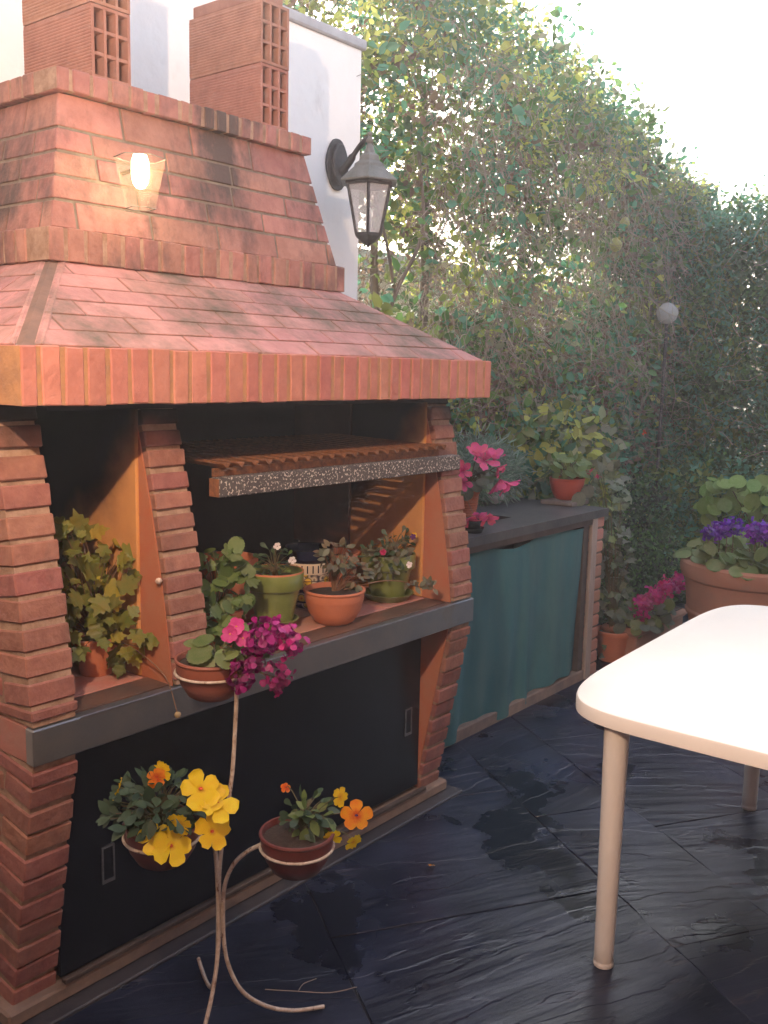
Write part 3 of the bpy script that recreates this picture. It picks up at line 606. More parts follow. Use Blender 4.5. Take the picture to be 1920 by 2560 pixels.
# ---------------- grill rack (a separate thing, resting between the piers)
gr = thing('grill_rack', 'rusty barbecue grill rack of V-shaped bars with a speckled front beam', 'grill', (1.2, 0.1, 1.24))
MB().box((0.612, 0.045, 1.238), (1.775, 0.085, 1.292)).build('front_beam', m_speck, gr, bevel=0.003)
MB().box((0.606, 0.047, 1.240), (0.6115, 0.083, 1.290)).build('beam_end', m_rust, gr)
for k in range(20):
    x = 0.645 + k * 0.0545
    if x > 1.69: break
    mb = MB(); w = 0.0135; zf, zb_ = 1.316, 1.330
    sec = [(-w, .012), (0, 0), (w, .012), (w, .0155), (0, .0045), (-w, .0155)]
    v = [(x + a, 0.050 + abs(a) * 0.3, zf + b) for a, b in sec] + [(x + a, 0.60, zb_ + b) for a, b in sec]
    f = [(i, (i + 1) % 6, 6 + (i + 1) % 6, 6 + i) for i in range(6)] + [(0, 5, 4, 1), (1, 4, 3, 2), (7, 10, 11, 6), (8, 9, 10, 7)]
    mb.add(v, f); mb.build('bar', m_rust, gr)
MB().box((0.63, 0.088, 1.292), (1.69, 0.10, 1.315)).build('cross_bar', m_rust, gr)
MB().box((0.63, 0.55, 1.300), (1.69, 0.57, 1.329)).build('cross_bar', m_rust, gr)

# ---------------- hollow clay blocks standing on the hood
def hollow_block(x, y, z, w, d, h, label, turn=False):
    t = 0.009; mb = MB(); nx, nz = 3, 3
    for i in range(nx + 1):
        xc = t / 2 + (w - t) * i / nx
        if i == 0: continue
        mb.box((xc - t / 2, 0, t), (xc + t / 2, d, h - t))
    for j in range(nz + 1):
        zc = t / 2 + (h - t) * j / nz
        if j in (0, nz): mb.box((0, 0, zc - t / 2), (w, d, zc + t / 2))
        else:
            for i in range(nx):
                xa_ = t / 2 + (w - t) * i / nx + t / 2; xb_ = t / 2 + (w - t) * (i + 1) / nx - t / 2
                mb.box((xa_, 0.002, zc - t / 2), (xb_, d, zc + t / 2))
    # ridged outer left wall: fine combed grooves
    n = 20; pts = []
    for k in range(n):
        a = t + (h - 2 * t) * k / n; b = (h - 2 * t) / n
        pts += [(0.0, a), (-0.0016, a + b * .3), (-0.0016, a + b * .75), (0.0, a + b * .95)]
    poly = [(p[0], 0.0, p[1]) for p in pts] + [(t, 0.0, h - t), (t, 0.0, t)]
    mb.prism(poly, (0, d, 0))
    o = mb.build('hollow_block', m_clay, None, loc=(x, y, z)); tag(o, label, 'clay block', 'hollow clay blocks stacked on the barbecue hood'); return o
hollow_block(0.533, 0.482, 2.394, 0.130, 0.345, 0.196, 'ridged hollow clay block standing on the left of the brick cornice')
hollow_block(0.531, 0.480, 2.592, 0.132, 0.345, 0.196, 'ridged hollow clay block in the left stack, cut by the photo edge')
hollow_block(1.180, 0.482, 2.394, 0.128, 0.36, 0.196, 'ridged hollow clay block on the right of the cornice, beneath another')
hollow_block(1.178, 0.480, 2.592, 0.130, 0.36, 0.196, 'upper ridged hollow clay block of the right stack, nine holes showing')
o = MB().box((1.185, 0.50, 2.79), (1.30, 0.83, 2.83)).build('roof_slab', m_clay, None, bevel=0.004); tag(o, 'dark clay slab lying on top of the right stack of hollow blocks', 'clay slab')

# ---------------- wall lantern (unlit) on the white wall
wl = thing('wall_lantern', 'weathered six-sided lantern hanging from a black bracket on the white wall', 'lantern', (2.235, WY, 2.51))
pl = [(0.055 * math.cos(a) * (1 + 0.18 * math.cos(2 * a)), 0.118 * math.sin(a) * (1 - 0.05 * math.cos(4 * a))) for a in [2 * PI * i / 24 for i in range(24)]]
MB().prism([(2.235 + a * 1.15, WY - 0.001, 2.51 + b) for a, b in pl], (0, -0.014, 0)).build('back_plate', m_iron, wl, smooth=40, bevel=0.003)
MB().prism([(2.235 + a * .8, WY - 0.014, 2.51 + b * .8) for a, b in pl], (0, -0.022, 0)).build('back_boss', m_iron, wl, smooth=40, bevel=0.006)
LC = Vector((2.20, 0.87, 0))
MB().tube(smoothpath([(2.235, WY - .02, 2.47), (2.232, 1.03, 2.500), (2.222, 0.96, 2.560), (2.205, 0.90, 2.590), (2.20, 0.87, 2.588)], 6), [0.017] * 10 + [0.011] * 15, 8).build('arm', m_iron, wl, smooth=60)
MB().lathe([(0.0, 2.62), (0.008, 2.616), (0.011, 2.606), (0.006, 2.598), (0.015, 2.588), (0.015, 2.575), (0.010, 2.568), (0.016, 2.560), (0.018, 2.545), (0.022, 2.540), (0.024, 2.528), (0.0, 2.528)], 14, LC).build('finial', m_lroof, wl, smooth=50)
rt = PI / 6 + 0.15
MB().lathe([(0.024, 2.53), (0.046, 2.515), (0.052, 2.492), (0.072, 2.478), (0.076, 2.466), (0.120, 2.425), (0.140, 2.408), (0.138, 2.400), (0.10, 2.404), (0.0, 2.404)], 6, LC, rt).build('lantern_roof', m_lroof, wl, bevel=0.0015)
rt0, rb0, ztp, zbt = 0.108, 0.060, 2.404, 2.182
for k in range(6):
    a = rt + PI / 3 * k; b = a + PI / 3
    T = LC + Vector((rt0 * math.cos(a), rt0 * math.sin(a), ztp)); B = LC + Vector((rb0 * math.cos(a), rb0 * math.sin(a), zbt))
    MB().tube([B, T], 0.0065, 5).build('frame_bar', m_iron, wl)
    T2 = LC + Vector((rt0 * math.cos(b), rt0 * math.sin(b), ztp)); B2 = LC + Vector((rb0 * math.cos(b), rb0 * math.sin(b), zbt))
    n = (T2 - T).cross(B - T).normalized() * 0.002
    MB().prism([B, B2, T2, T], n).build('pane', m_glass, wl)
MB().lathe([(0.0, 2.400), (0.117, 2.400), (0.117, 2.390), (0.095, 2.385), (0.0, 2.385)], 6, LC, rt).build('top_rim', m_iron, wl)
MB().lathe([(0.0, 2.190), (0.064, 2.188), (0.063, 2.176), (0.030, 2.150), (0.012, 2.142), (0.006, 2.130), (0.0, 2.124)], 6, LC, rt).build('base_cup', m_iron, wl)
MB().lathe([(0.0, 2.30), (0.010, 2.298), (0.014, 2.28), (0.014, 2.22), (0.012, 2.19)], 12, LC).build('candle_tube', MATS['white_plastic'], wl, smooth=50)

# ---------------- lamp reflected in window glass, added at the shaft as tapered panes and bulb
ll = thing('lamp_reflection', 'stand-in for a reflected lamp: clear tapered glass glowing warm in front of the chimney bricks', 'lamp', (0.585, 0.40, 2.16))
Lc = Vector((0.580, 0.335, 0))
MB().tube([(0.600, 0.445, 2.140), (0.592, 0.39, 2.140), (0.588, 0.355, 2.140)], 0.006, 6).build('bracket', m_iron, ll, smooth=60)
MB().tube([Lc + Vector((0.071 * math.cos(.3 + PI / 3 * k), 0.071 * math.sin(.3 + PI / 3 * k), 2.166)) for k in range(7)], 0.0016, 4, cap=False).build('glass_rim', MATS['lantern_roof'], ll)
MB().tube([Lc + Vector((0.040 * math.cos(.3 + PI / 3 * k), 0.040 * math.sin(.3 + PI / 3 * k), 2.03)) for k in range(7)], 0.0016, 4, cap=False).build('glass_rim', MATS['lantern_roof'], ll)
for k in range(6):
    a = 0.3 + PI / 3 * k; b = a + PI / 3
    T = Lc + Vector((0.070 * math.cos(a), 0.070 * math.sin(a), 2.165)); B = Lc + Vector((0.040 * math.cos(a), 0.040 * math.sin(a), 2.03))
    T2 = Lc + Vector((0.070 * math.cos(b), 0.070 * math.sin(b), 2.165)); B2 = Lc + Vector((0.040 * math.cos(b), 0.040 * math.sin(b), 2.03))
    MB().prism([B, B2, T2, T], (T2 - T).cross(B - T).normalized() * 0.0015).build('pane', m_glass2, ll)
MB().lathe([(0.0, 2.176), (0.018, 2.174), (0.0235, 2.158), (0.0245, 2.125), (0.021, 2.100), (0.012, 2.086), (0.0, 2.082)], 18, Lc).build('bulb', m_bulb, ll, smooth=70)
pd = bpy.data.lights.new('lamp_reflection_light', 'POINT'); pd.energy = 0.32; pd.color = (1.0, 0.66, 0.36); pd.shadow_soft_size = 0.03  # added glow on the bricks round the reflected lamp
po = bpy.data.objects.new('lamp_reflection_light', pd); C.objects.link(po); po.location = (0.56, 0.27, 2.11)

# ---------------- house lamp: the lit terrace lamp that throws the warm light and the hood's shadow
hl = thing('house_lamp', 'lit globe lamp on a bracket on the house wall left of the barbecue', 'lamp', (-1.44, LAMP.y, LAMP.z + 0.1))
MB().tube([(-1.445, LAMP.y, LAMP.z + 0.13), (-1.2, LAMP.y, LAMP.z + 0.16), (LAMP.x, LAMP.y, LAMP.z + 0.08)], 0.007, 6).build('arm', m_iron, hl, smooth=60)
MB().lathe([(0, -.044), (0.043, -.046), (0.030, -.062), (0.010, -.075), (0, -.078)], 16, LAMP).build('base_cup', m_iron, hl, smooth=50)
MB().lathe([(0, .105), (0.03, .095), (0.045, .062), (0, .062)], 16, LAMP).build('lamp_cap', m_iron, hl, smooth=50)
MB().lathe([(0, .055), (.024, .052), (.034, .040), (.034, -.030), (.026, -.040), (0, -.042)], 20, LAMP).build('globe', frosted('frosted_globe', (1.0, 0.70, 0.42), 3.0), hl, smooth=80)
pd = bpy.data.lights.new('house_lamp_light', 'POINT'); pd.energy = LAMP_W; pd.color = (1.0, 0.70, 0.47); pd.shadow_soft_size = 0.02
po = bpy.data.objects.new('house_lamp_light', pd); C.objects.link(po); po.location = LAMP + Vector((0.0, 0.0, 0.0))

# ================================================================== COUNTER
ct = thing('outdoor_counter', 'dark stone outdoor counter with sink beside the barbecue', 'counter', (2.7, 0.6, -0.06))
yc, xr, zc = 0.35, 3.655, 0.875
hole = (2.52, 2.97, 0.545, 0.66)
t = 0.042
def slabbox(a, b): return MB().box(a, b)
mb = MB()
mb.box((1.832, yc, zc - t), (xr, hole[2], zc)); mb.box((1.832, hole[2], zc - t), (hole[0], 1.09, zc)); mb.box((hole[1], hole[2], zc - t), (xr, 1.09, zc)); mb.box((hole[0], hole[3], zc - t), (hole[1], 1.09, zc))
mb.build('worktop', m_granite, ct)
mb = MB(); a, b, c_, d = hole; dz = 0.16
mb.box((a - .01, c_ - .01, zc - dz), (b + .01, d + .01, zc - dz + .01)); mb.box((a - .012, c_ - .012, zc - dz), (a - .001, d + .012, zc - t - .001)); mb.box((b + .001, c_ - .012, zc - dz), (b + .012, d + .012, zc - t - .001))
mb.box((a, c_ - .012, zc - dz), (b, c_ - .001, zc - t - .001)); mb.box((a, d + .001, zc - dz), (b, d + .012, zc - t - .001)); mb.build('sink_basin', m_blackmetal, ct)
MB().box((1.84, yc + .012, zc - .075), (xr - .16, yc + .030, zc - t - .002)).build('curtain_rail', m_wood, ct)
MB().box((3.44, yc + .03, -0.06), (3.49, yc + .09, zc - t - .002)).build('post', m_wood, ct)
MB().box((3.497, yc + .012, -0.06), (3.560, yc + .032, zc - t - .002)).build('plank', m_plank, ct, bevel=0.003)
pil = MB().box((3.565, yc + .03, -0.06), (3.645, 1.06, zc - t - .002)).build('pillar', m_mortar_g, ct)
z = -0.055
k = 0
while z < zc - t - 0.05:
    hgt = 0.058; 
    brick(pil, (3.607, yc + .02 + .055, z + hgt / 2), (0.088, 0.11, hgt), m_brickold, Euler((0, 0, random.uniform(-.02, .02))), bev=0.006); z += hgt + 0.011
MB().box((1.83, yc + .02, -0.075), (3.56, 0.95, -0.005)).build('base_slab', m_plinth, ct, bevel=0.005)
MB().box((1.835, 1.0, -0.06), (3.56, 1.05, zc - t - .003)).build('back_panel', m_soot, ct)

# curtain
nx, nz = 110, 40; mb = MB(); V = []; 
xs0, xs1 = 1.86, 3.435
def bottom(x):
    pts = [(1.86, -0.045), (2.30, -0.05), (2.62, -0.048), (2.80, -0.050), (2.93, -0.035), (3.02, 0.0), (3.2, 0.012), (3.435, 0.0)]
    for a, b in zip(pts, pts[1:]):
        if a[0] <= x <= b[0]:
            q = (x - a[0]) / (b[0] - a[0]); q = q * q * (3 - 2 * q); return a[1] + (b[1] - a[1]) * q
    return pts[-1][1]
for j in range(nz + 1):
    tz = j / nz
    for i in range(nx + 1):
        x = xs0 + (xs1 - xs0) * i / nx; zb = bottom(x); zt_ = zc - 0.075 - 0.012 * math.sin((x - 1.9) * 5.2) ** 2 - 0.02 * max(0, math.sin((x - 2.5) * 7)); z = zt_ + (zb - zt_) * tz
        am = 0.30 + 0.7 * tz
        y = yc + 0.036 + am * (0.019 * math.sin(x * 13 + 0.6 * math.sin(x * 3) + tz * 0.9) + 0.011 * math.sin(x * 29 + 1 + tz * 1.5) + 0.012 * math.exp(-((x - 2.87 - 0.02 * tz) / 0.035) ** 2) * -1.6) + 0.006 * noise.noise(Vector((x * 4, tz * 3, 1)))
        V.append((x, y, z))
Fc = [(j * (nx + 1) + i, j * (nx + 1) + i + 1, (j + 1) * (nx + 1) + i + 1, (j + 1) * (nx + 1) + i) for j in range(nz) for i in range(nx)]
mb.add(V, Fc); cu = mb.build('curtain', m_curtain, None, smooth=80)
md = cu.modifiers.new('th', 'SOLIDIFY'); md.thickness = 0.0025
hm_ = MB(); hv = [(x_, y_ - .0035, z_) for x_, y_, z_ in V[-(nx + 1):]]; hu = [(x_, y_ - .0035, z_) for x_, y_, z_ in V[-3 * (nx + 1):-2 * (nx + 1)]]
hm_.add(hu + hv, [(i, i + 1, nx + 1 + i + 1, nx + 1 + i) for i in range(nx)]); hm_.build('hem', m_curtain, cu, smooth=80)
tag(cu, 'faded teal cloth curtain hanging in folds under the dark counter', 'curtain')

# ================================================================== TABLE
tb = thing('garden_table', 'white plastic garden table with rounded corners and round legs', 'table', (1.95, -1.12, -0.06))
cx, cy, hx, hy = 1.955, -1.145, 0.790, 0.480
ol = []
for i in range(96):
    a = 2 * PI * i / 96; n = 5.6; c, s = math.cos(a), math.sin(a)
    ol.append((cx + hx * math.copysign(abs(c) ** (2 / n), c), cy + hy * math.copysign(abs(s) ** (2 / n), s)))
# slight turn so the long side recedes like the photo
ra = math.radians(2.0)
ol = [((x - cx) * math.cos(ra) - (y - cy) * math.sin(ra) + cx, (x - cx) * math.sin(ra) + (y - cy) * math.cos(ra) + cy) for x, y in ol]
prof_t = [(1.0, 0.655, 0), (1.0, 0.690, 0), (0.995, 0.697, 0.003), (0.985, 0.700, 0.008)]
mb = MB(); v = []; n = len(ol)
rings = [(-.012, 0.657), (0.0, 0.657), (0.0, 0.688), (-.003, 0.696), (-.010, 0.700)]
for off, z in rings:
    for x, y in ol:
        d = Vector((x - cx, y - cy)); l = d.length; v.append((x + d.x / l * off, y + d.y / l * off, z))
f = [tuple((len(rings) - 1) * n + i for i in range(n))]
for r in range(len(rings) - 1):
    for i in range(n): f.append((r * n + i, r * n + (i + 1) % n, (r + 1) * n + (i + 1) % n, (r + 1) * n + i))
mb.add(v, f)
mb.add([(cx + (x - cx) * .97, cy + (y - cy) * .97, 0.684) for x, y in ol], [tuple(range(n - 1, -1, -1))])
mb.build('tabletop', m_tablew, tb, smooth=35)
for lx, ly in ((1.218, -0.885), (2.51, -0.86), (1.30, -1.42), (2.62, -1.38)):
    prf = [(0.0, -0.060), (0.0245, -0.060), (0.027, -0.056), (0.0275, 0.0), (0.031, 0.35), (0.0355, 0.675), (0.038, 0.684), (0.0, 0.684)]
    MB().lathe([(r, z + 0) for r, z in prf], 28, (lx, ly, 0)).build('leg', m_tablew, tb, smooth=40)
    MB().lathe([(0.0278, -0.060), (0.0286, -0.058), (0.0286, -0.046), (0.0279, -0.044)], 28, (lx, ly, 0)).build('foot_cap', m_tablew, tb, smooth=40)

# ================================================================== PLANT HELPERS
def leaf_mesh(name, kind, material, cup=0.12, droop=0.15, seg=None):
    """leaf of length 1 from origin along +Y, normal +Z"""
    pts = []
    if kind == 'lobed':
        key = [(0, .02), (.22, -.02), (.34, .12), (.26, .22), (.46, .34), (.50, .50), (.30, .52), (.30, .70), (.14, .72), (0, 1.0)]
    elif kind == 'round':
        key = []
        N_ = 9
        for i in range(N_ * 2 + 1):
            a = PI * (0.05 + 0.95 * i / (N_ * 2)); r = 0.5 * (1 + (0.05 if i % 2 else -0.04)); key.append((r * math.sin(a), 0.5 - r * math.cos(a)))
        key[0] = (0, .12); key[-1] = (0, .98)
    elif kind == 'smoothround':
        key = [(0.5 * math.sin(PI * (0.04 + .96 * i / 12)), 0.5 - 0.5 * math.cos(PI * (0.04 + .96 * i / 12))) for i in range(13)]; key[0] = (0, .08); key[-1] = (0, 1)
    elif kind == 'ovate': key = [(0, 0), (.14, .12), (.27, .34), (.28, .5), (.20, .74), (.09, .9), (0, 1)]
    elif kind == 'spoon': key = [(0, 0), (.05, .2), (.10, .42), (.22, .66), (.21, .85), (.10, .97), (0, 1)]
    elif kind == 'lance': key = [(0, 0), (.07, .2), (.10, .45), (.06, .8), (0, 1)]
    elif kind == 'ivy': key = [(0, 0), (.24, -.06), (.44, .14), (.26, .34), (.30, .52), (.12, .70), (0, 1)]
    elif kind == 'petal': key = [(0, 0), (.20, .25), (.42, .6), (.38, .85), (.20, 1.0), (0, .97)]
    elif kind == 'longpetal': key = [(0, 0), (.14, .25), (.30, .62), (.26, .86), (.12, .98), (0, 1.0)]
    def zf(x, y): return -cup * x * x * 4 * 0.6 + cup * 0.35 * abs(x) * 2 - droop * y * y
    if kind in ('petal', 'longpetal'):
        zf0 = zf; zf = lambda x, y: zf0(x, y) + 0.07 * math.sin(x * 16 + y * 5) * y
    v = []; n = len(key)
    for x, y in key: v.append((x, y, zf(x, y)))
    for x, y in key[1:-1]: v.append((-x, y, zf(-x, y)))
    # midrib row
    mid = [(0, y, zf(0, y) - 0.02) for x, y in key[1:-1]]
    v += mid; m0 = n + (n - 2)
    f = []
    R = lambda i: i; Lf = lambda i: (0 if i == 0 else (n - 1 if i == n - 1 else n + i - 1)); Md = lambda i: (0 if i == 0 else (n - 1 if i == n - 1 else m0 + i - 1))
    for i in range(n - 1):
        q = [Md(i), R(i), R(i + 1), Md(i + 1)]; q = [a for k_, a in enumerate(q) if a not in q[:k_]]
        if len(q) > 2: f.append(tuple(q))
        q = [Md(i), Md(i + 1), Lf(i + 1), Lf(i)]; q = [a for k_, a in enumerate(q) if a not in q[:k_]]
        if len(q) > 2: f.append(tuple(q))
    me = bpy.data.meshes.new(name); me.from_pydata(v, [], f); me.update(); me.polygons.foreach_set('use_smooth', [True] * len(me.polygons)); me.materials.append(material); return me
LM = {}
def L_(kind, material, cup=0.12, droop=0.15):
    key = (kind, material.name, cup, droop)
    if key not in LM: LM[key] = leaf_mesh('leaf', kind, material, cup, droop)
    return LM[key]
def frame(p, tip, nrm, s):
    y = Vector(tip).normalized(); n = Vector(nrm); n = (n - y * n.dot(y))
    if n.length < 1e-4: n = Vector((0.1, 0.2, 1)).cross(y)
    n.normalize(); x = y.cross(n)
    m = Matrix.Identity(4)
    for i in range(3): m[i][0] = x[i] * s; m[i][1] = y[i] * s; m[i][2] = n[i] * s; m[i][3] = p[i]
    return m
def rv(r=1.0): return Vector((random.uniform(-r, r), random.uniform(-r, r), random.uniform(-r, r)))
def put_leaf(parent, me, p, tip, nrm, s, name='leaf'): return place(name, me, parent, frame(p, tip, nrm, s))
def foliage(parent, base, c, rad, n, meshes, smin, smax, stem_r=0.0015, stemmat=None, up=0.6, outward=0.7, weights=None, shell=0.5, pet=1.0, face=None):
    """leaf objects in an ellipsoid of radii rad about c, joined to base by stems (one mesh)"""
    base = Vector(base); c = Vector(c); st = MB()
    for i in range(n):
        while True:
            d = rv()
            if d.length <= 1 and d.length > shell * random.random(): break
        p = c + Vector((d.x * rad[0], d.y * rad[1], d.z * rad[2]))
        out = Vector((d.x, d.y, d.z * 0.5)); out = out.normalized() if out.length > 0.01 else Vector((0, 0, 1))
        tip = (out * outward + rv(0.5) + Vector((0, 0, random.uniform(-.5, .35)))).normalized()
        nrm = Vector((0, 0, 1)) * up + out * 0.5 + rv(0.35)
        if face is not None: nrm += Vector(face) * 0.6
        me = random.choices(meshes, weights)[0] if weights else random.choice(meshes)
        put_leaf(parent, me, p, tip, nrm, random.uniform(smin, smax))
        b = base + Vector((random.uniform(-1, 1) * rad[0] * .12, random.uniform(-1, 1) * rad[1] * .12, 0))
        mid = (b + p) / 2 + Vector(((p - b).x * -0.1, (p - b).y * -0.1, abs(p.z - b.z) * 0.2 + .01))
        if i % max(1, int(1 / pet)) == 0: st.tube(bez(b, mid, p, 5), [stem_r] * 5 + [stem_r * .6], 4, cap=False)
    if st.v: st.build('stems', stemmat or m_stem, parent, smooth=80)
def flower(parent, p, nrm, s, petals, material, kind='petal', cup=0.1, open_=0.35, center=None, name='flower', twist=None, extra=None):
    """one flower: petals joined in one mesh around the normal"""
    nrm = Vector(nrm).normalized(); a0 = random.uniform(0, 6) if twist is None else twist
    src = L_(kind, material, cup, 0.12); vs_ = [v.co.copy() for v in src.vertices]; fs = [tuple(q.vertices) for q in src.polygons]
    t1 = nrm.orthogonal().normalized(); t2 = nrm.cross(t1); mb = MB()
    for k in range(petals):
        a = a0 + 2 * PI * k / petals + random.uniform(-.12, .12); tip = (t1 * math.cos(a) + t2 * math.sin(a)) + nrm * (open_ + random.uniform(-.1, .1))
        nn = nrm - tip * nrm.dot(tip) * 0.9; m = frame(nrm * (0.01 * s * (k % 3)), tip, nn, s * random.uniform(0.9, 1.1)); mb.add([m @ v for v in vs_], fs)
    o = mb.build(name, material, parent, smooth=80, loc=p)
    if center:
        link('flower_eye', MB().lathe([(0, .10 * s), (.08 * s, .08 * s), (.12 * s, 0), (0, -.02 * s)], 8).mesh('flower_eye', center, smooth=70), o, Vector(p) + nrm * s * 0.04)
    return o
def ruffle_head(parent, p, r, n, material, name='flower_head', out=(0, 0, 1), ps=0.6):
    """dense cluster of small ruffled petals"""
    src = L_('petal', material, 0.35, 0.25); vs_ = [v.co.copy() for v in src.vertices]; fs = [tuple(q.vertices) for q in src.polygons]; mb = MB(); out = Vector(out).normalized()
    for k in range(n):
        d = rv(); d = (d.normalized() + out * 0.35).normalized(); rr = r * random.uniform(0.45, 0.95)
        tip = (d.orthogonal().normalized() * random.choice((-1, 1)) + rv(0.9) + d * 0.4).normalized()
        m = frame(d * rr * 0.92, tip, d + rv(0.4), r * ps * random.uniform(0.6, 1.1)); mb.add([m @ v for v in vs_], fs)
    return mb.build(name, material, parent, smooth=80, loc=p)
def pot_mesh(r, h, kind='bowl', rings=0):
    if kind == 'bowl': pr = [(0, 0), (r * .52, 0), (r * .66, h * .08), (r * .86, h * .38), (r * .95, h * .68), (r * .97, h * .72), (r * .975, h * .90), (r, h * .92), (r * 1.02, h * .96), (r, h), (r * .94, h), (r * .92, h * .86), (0, h * .84)]
    elif kind == 'rimpot': pr = [(0, 0), (r * .62, 0), (r * .64, h * .01), (r * .86, h * .66), (r * .87, h * .67), (r * .98, h * .68), (r, h * .70), (r * 1.02, h * .96), (r * 1.0, h), (r * .93, h), (r * .90, h * .86), (0, h * .84)]
    elif kind == 'ringed':
        pr = [(0, 0), (r * .60, 0)]
        for i in range(22):
            t = i / 21; pr.append((r * (.62 + .25 * t) + (0.0012 if i % 2 else -0.0004), h * (.02 + .64 * t)))
        pr += [(r * .98, h * .68), (r, h * .70), (r * 1.01, h * .97), (r * .985, h), (r * .93, h), (r * .91, h * .86), (0, h * .84)]
    elif kind == 'plain': pr = [(0, 0), (r * .70, 0), (r * .72, h * .02), (r * .95, h * .84), (r * 1.02, h * .86), (r * 1.04, h * .97), (r, h), (r * .93, h), (r * .9, h * .86), (0, h * .84)]
    elif kind == 'big': pr = [(0, 0), (r * .68, 0), (r * .72, h * .03), (r * .88, h * .52), (r * .91, h * .535), (r * .92, h * .56), (r * .90, h * .58), (r * .95, h * .84), (r * 1.0, h * .86), (r * 1.03, h * .92), (r * 1.02, h * .98), (r * .99, h), (r * .93, h), (r * .92, h * .90), (0, h * .88)]
    return pr
def potted(name, label, cat, c, z, r, h, kind, material, soil_h=0.85, seg=40, group=None, saucer=None):
    t = thing(name, label, cat, (c[0], c[1], z), group)
    pr = pot_mesh(r, h, kind)
    MB().lathe([p for p in pr[:-1]] + [(pr[-2][0], pr[-2][1])], seg, (0, 0, 0)).build('pot', material, t, smooth=35, loc=(c[0], c[1], z))
    MB().lathe([(r * .92, 0), (r * .6, random.uniform(.002, .006)), (r * .3, .004), (0, .006)], 20).build('soil', m_soil, t, smooth=80, loc=(c[0], c[1], z + h * (soil_h)))
    if saucer: MB().lathe([(0, 0), (saucer * .75, 0), (saucer * .95, .022), (saucer, .026), (saucer * .93, .027), (saucer * .75, .008), (0, .008)], 36).build('saucer', material, t, smooth=40, loc=(c[0], c[1], z - 0.008))
    return t

# ================================================================== SHELF PLANTS
# 1 climbing vine in the left niche
t = potted('potted_vine', 'trailing vine with yellowing lobed leaves in a small pot in the left niche', 'potted plant', (0.345, 0.25), ZS + .004, 0.062, 0.105, 'plain', m_terra)
lv = [L_('lobed', m_lf_vine, .2, .25), L_('lobed', m_lf_vine, .1, .4), L_('lobed', m_lf_yel, .15, .3)]
foliage(t, (0.345, 0.25, ZS + .09), (0.315, 0.245, 1.03), (0.115, 0.12, 0.17), 92, lv, 0.035, 0.068, 0.0016, mat('vine_stem', (0.16, 0.09, 0.05), 0.8), weights=[5, 4, 2], face=(-.7, -.8, 0), up=0.4, pet=0.5)
foliage(t, (0.345, 0.25, ZS + .09), (0.265, 0.20, 0.90), (0.085, 0.08, 0.09), 34, lv, 0.035, 0.062, 0.0013, MATS['vine_stem'], weights=[5, 4, 2], face=(-.7, -.8, 0), up=0.4, pet=0.5)
foliage(t, (0.345, 0.25, ZS + .09), (0.375, 0.17, 0.87), (0.05, 0.07, 0.09), 30, lv, 0.035, 0.062, 0.0013, MATS['vine_stem'], weights=[5, 4, 2], face=(-.7, -.8, 0), up=0.4, pet=0.5)
foliage(t, (0.345, 0.25, ZS + .09), (0.30, 0.22, 1.10), (0.10, 0.09, 0.08), 26, lv, 0.03, 0.055, 0.0013, MATS['vine_stem'], weights=[5, 4, 2], face=(-.7, -.8, 0), up=0.4, pet=0.5)
MB().tube(smoothpath([(0.36, 0.22, 0.87), (0.385, 0.10, 0.83), (0.40, 0.02, 0.78), (0.392, -0.035, 0.70)], 5), 0.0016, 4).build('tendril', MATS['vine_stem'], t)
MB().lathe([(0, .009), (.007, .006), (.009, 0), (.006, -.007), (0, -.009)], 10).build('bud', mat('dry_bud', (0.35, 0.27, 0.15), .8), t, smooth=70, loc=(0.392, -0.037, 0.694))
# snail-like shell on the pier edge
o = MB().lathe([(0, .009), (.006, .007), (.010, 0), (.006, -.007), (0, -.009)], 12).build('snail_shell', mat('shell', (0.6, 0.5, 0.42), .5, (0.3, 0.2, 0.15), 90), None, smooth=70, loc=(0.408, 0.055, 1.035)); tag(o, 'tiny pale snail shell stuck to the edge of the middle brick pier', 'snail')
# 2 geranium left of the green pot
t = potted('potted_geranium', 'light green scented geranium in a terracotta pot beside the middle pier', 'potted plant', (0.74, 0.20), ZS + .004, 0.075, 0.12, 'plain', m_terra)
foliage(t, (0.74, 0.20, ZS + .1), (0.715, 0.175, 0.955), (0.105, 0.075, 0.115), 88, [L_('lobed', m_lf_pel, .12, .15), L_('round', m_lf_pel, .15, .1)], 0.035, 0.062, 0.0016, face=(-.6, -.8, 0.1), up=0.5, pet=0.5)
foliage(t, (0.72, 0.16, ZS + .1), (0.655, 0.13, 0.85), (0.045, 0.04, 0.06), 16, [L_('lobed', m_lf_pel, .12, .15)], 0.04, 0.065, 0.0016, face=(-.6, -.8, 0.1), up=0.5, pet=0.5)
# 3 green glazed pot with white violas
t = potted('potted_violas', 'large green glazed pot with small white violas on the grill shelf', 'potted plant', (1.0, 0.225), ZS + .022, 0.094, 0.175, 'ringed', m_greenpot, saucer=0.08)
MB().lathe([(.0885, .150), (.0885, .1735), (.0925, .1757), (.0945, .1752), (.0945, .170)], 40).build('inner_rim', m_terra, t, smooth=40, loc=(1.0, 0.225, ZS + .0225))
foliage(t, (1.0, 0.225, ZS + .17), (0.99, 0.215, 0.975), (0.05, 0.045, 0.06), 60, [L_('spoon', m_lf_dark, .1, .2), L_('spoon', m_lf_pel, .1, .2)], 0.018, 0.036, 0.0012, face=(-.5, -.7, 0), weights=[3, 1])
for p in ((0.992, 0.205, 1.032), (1.035, 0.180, 0.984)):
    MB().tube(bez((1.0, 0.22, 0.93), (p[0] - .01, p[1] + .01, p[2] - .03), p, 5), .0012, 4).build('stem', m_stem, t)
    fl = flower(t, p, (-.65, -.72, .1), 0.013, 5, m_pt_wht, center=m_pt_dkp)
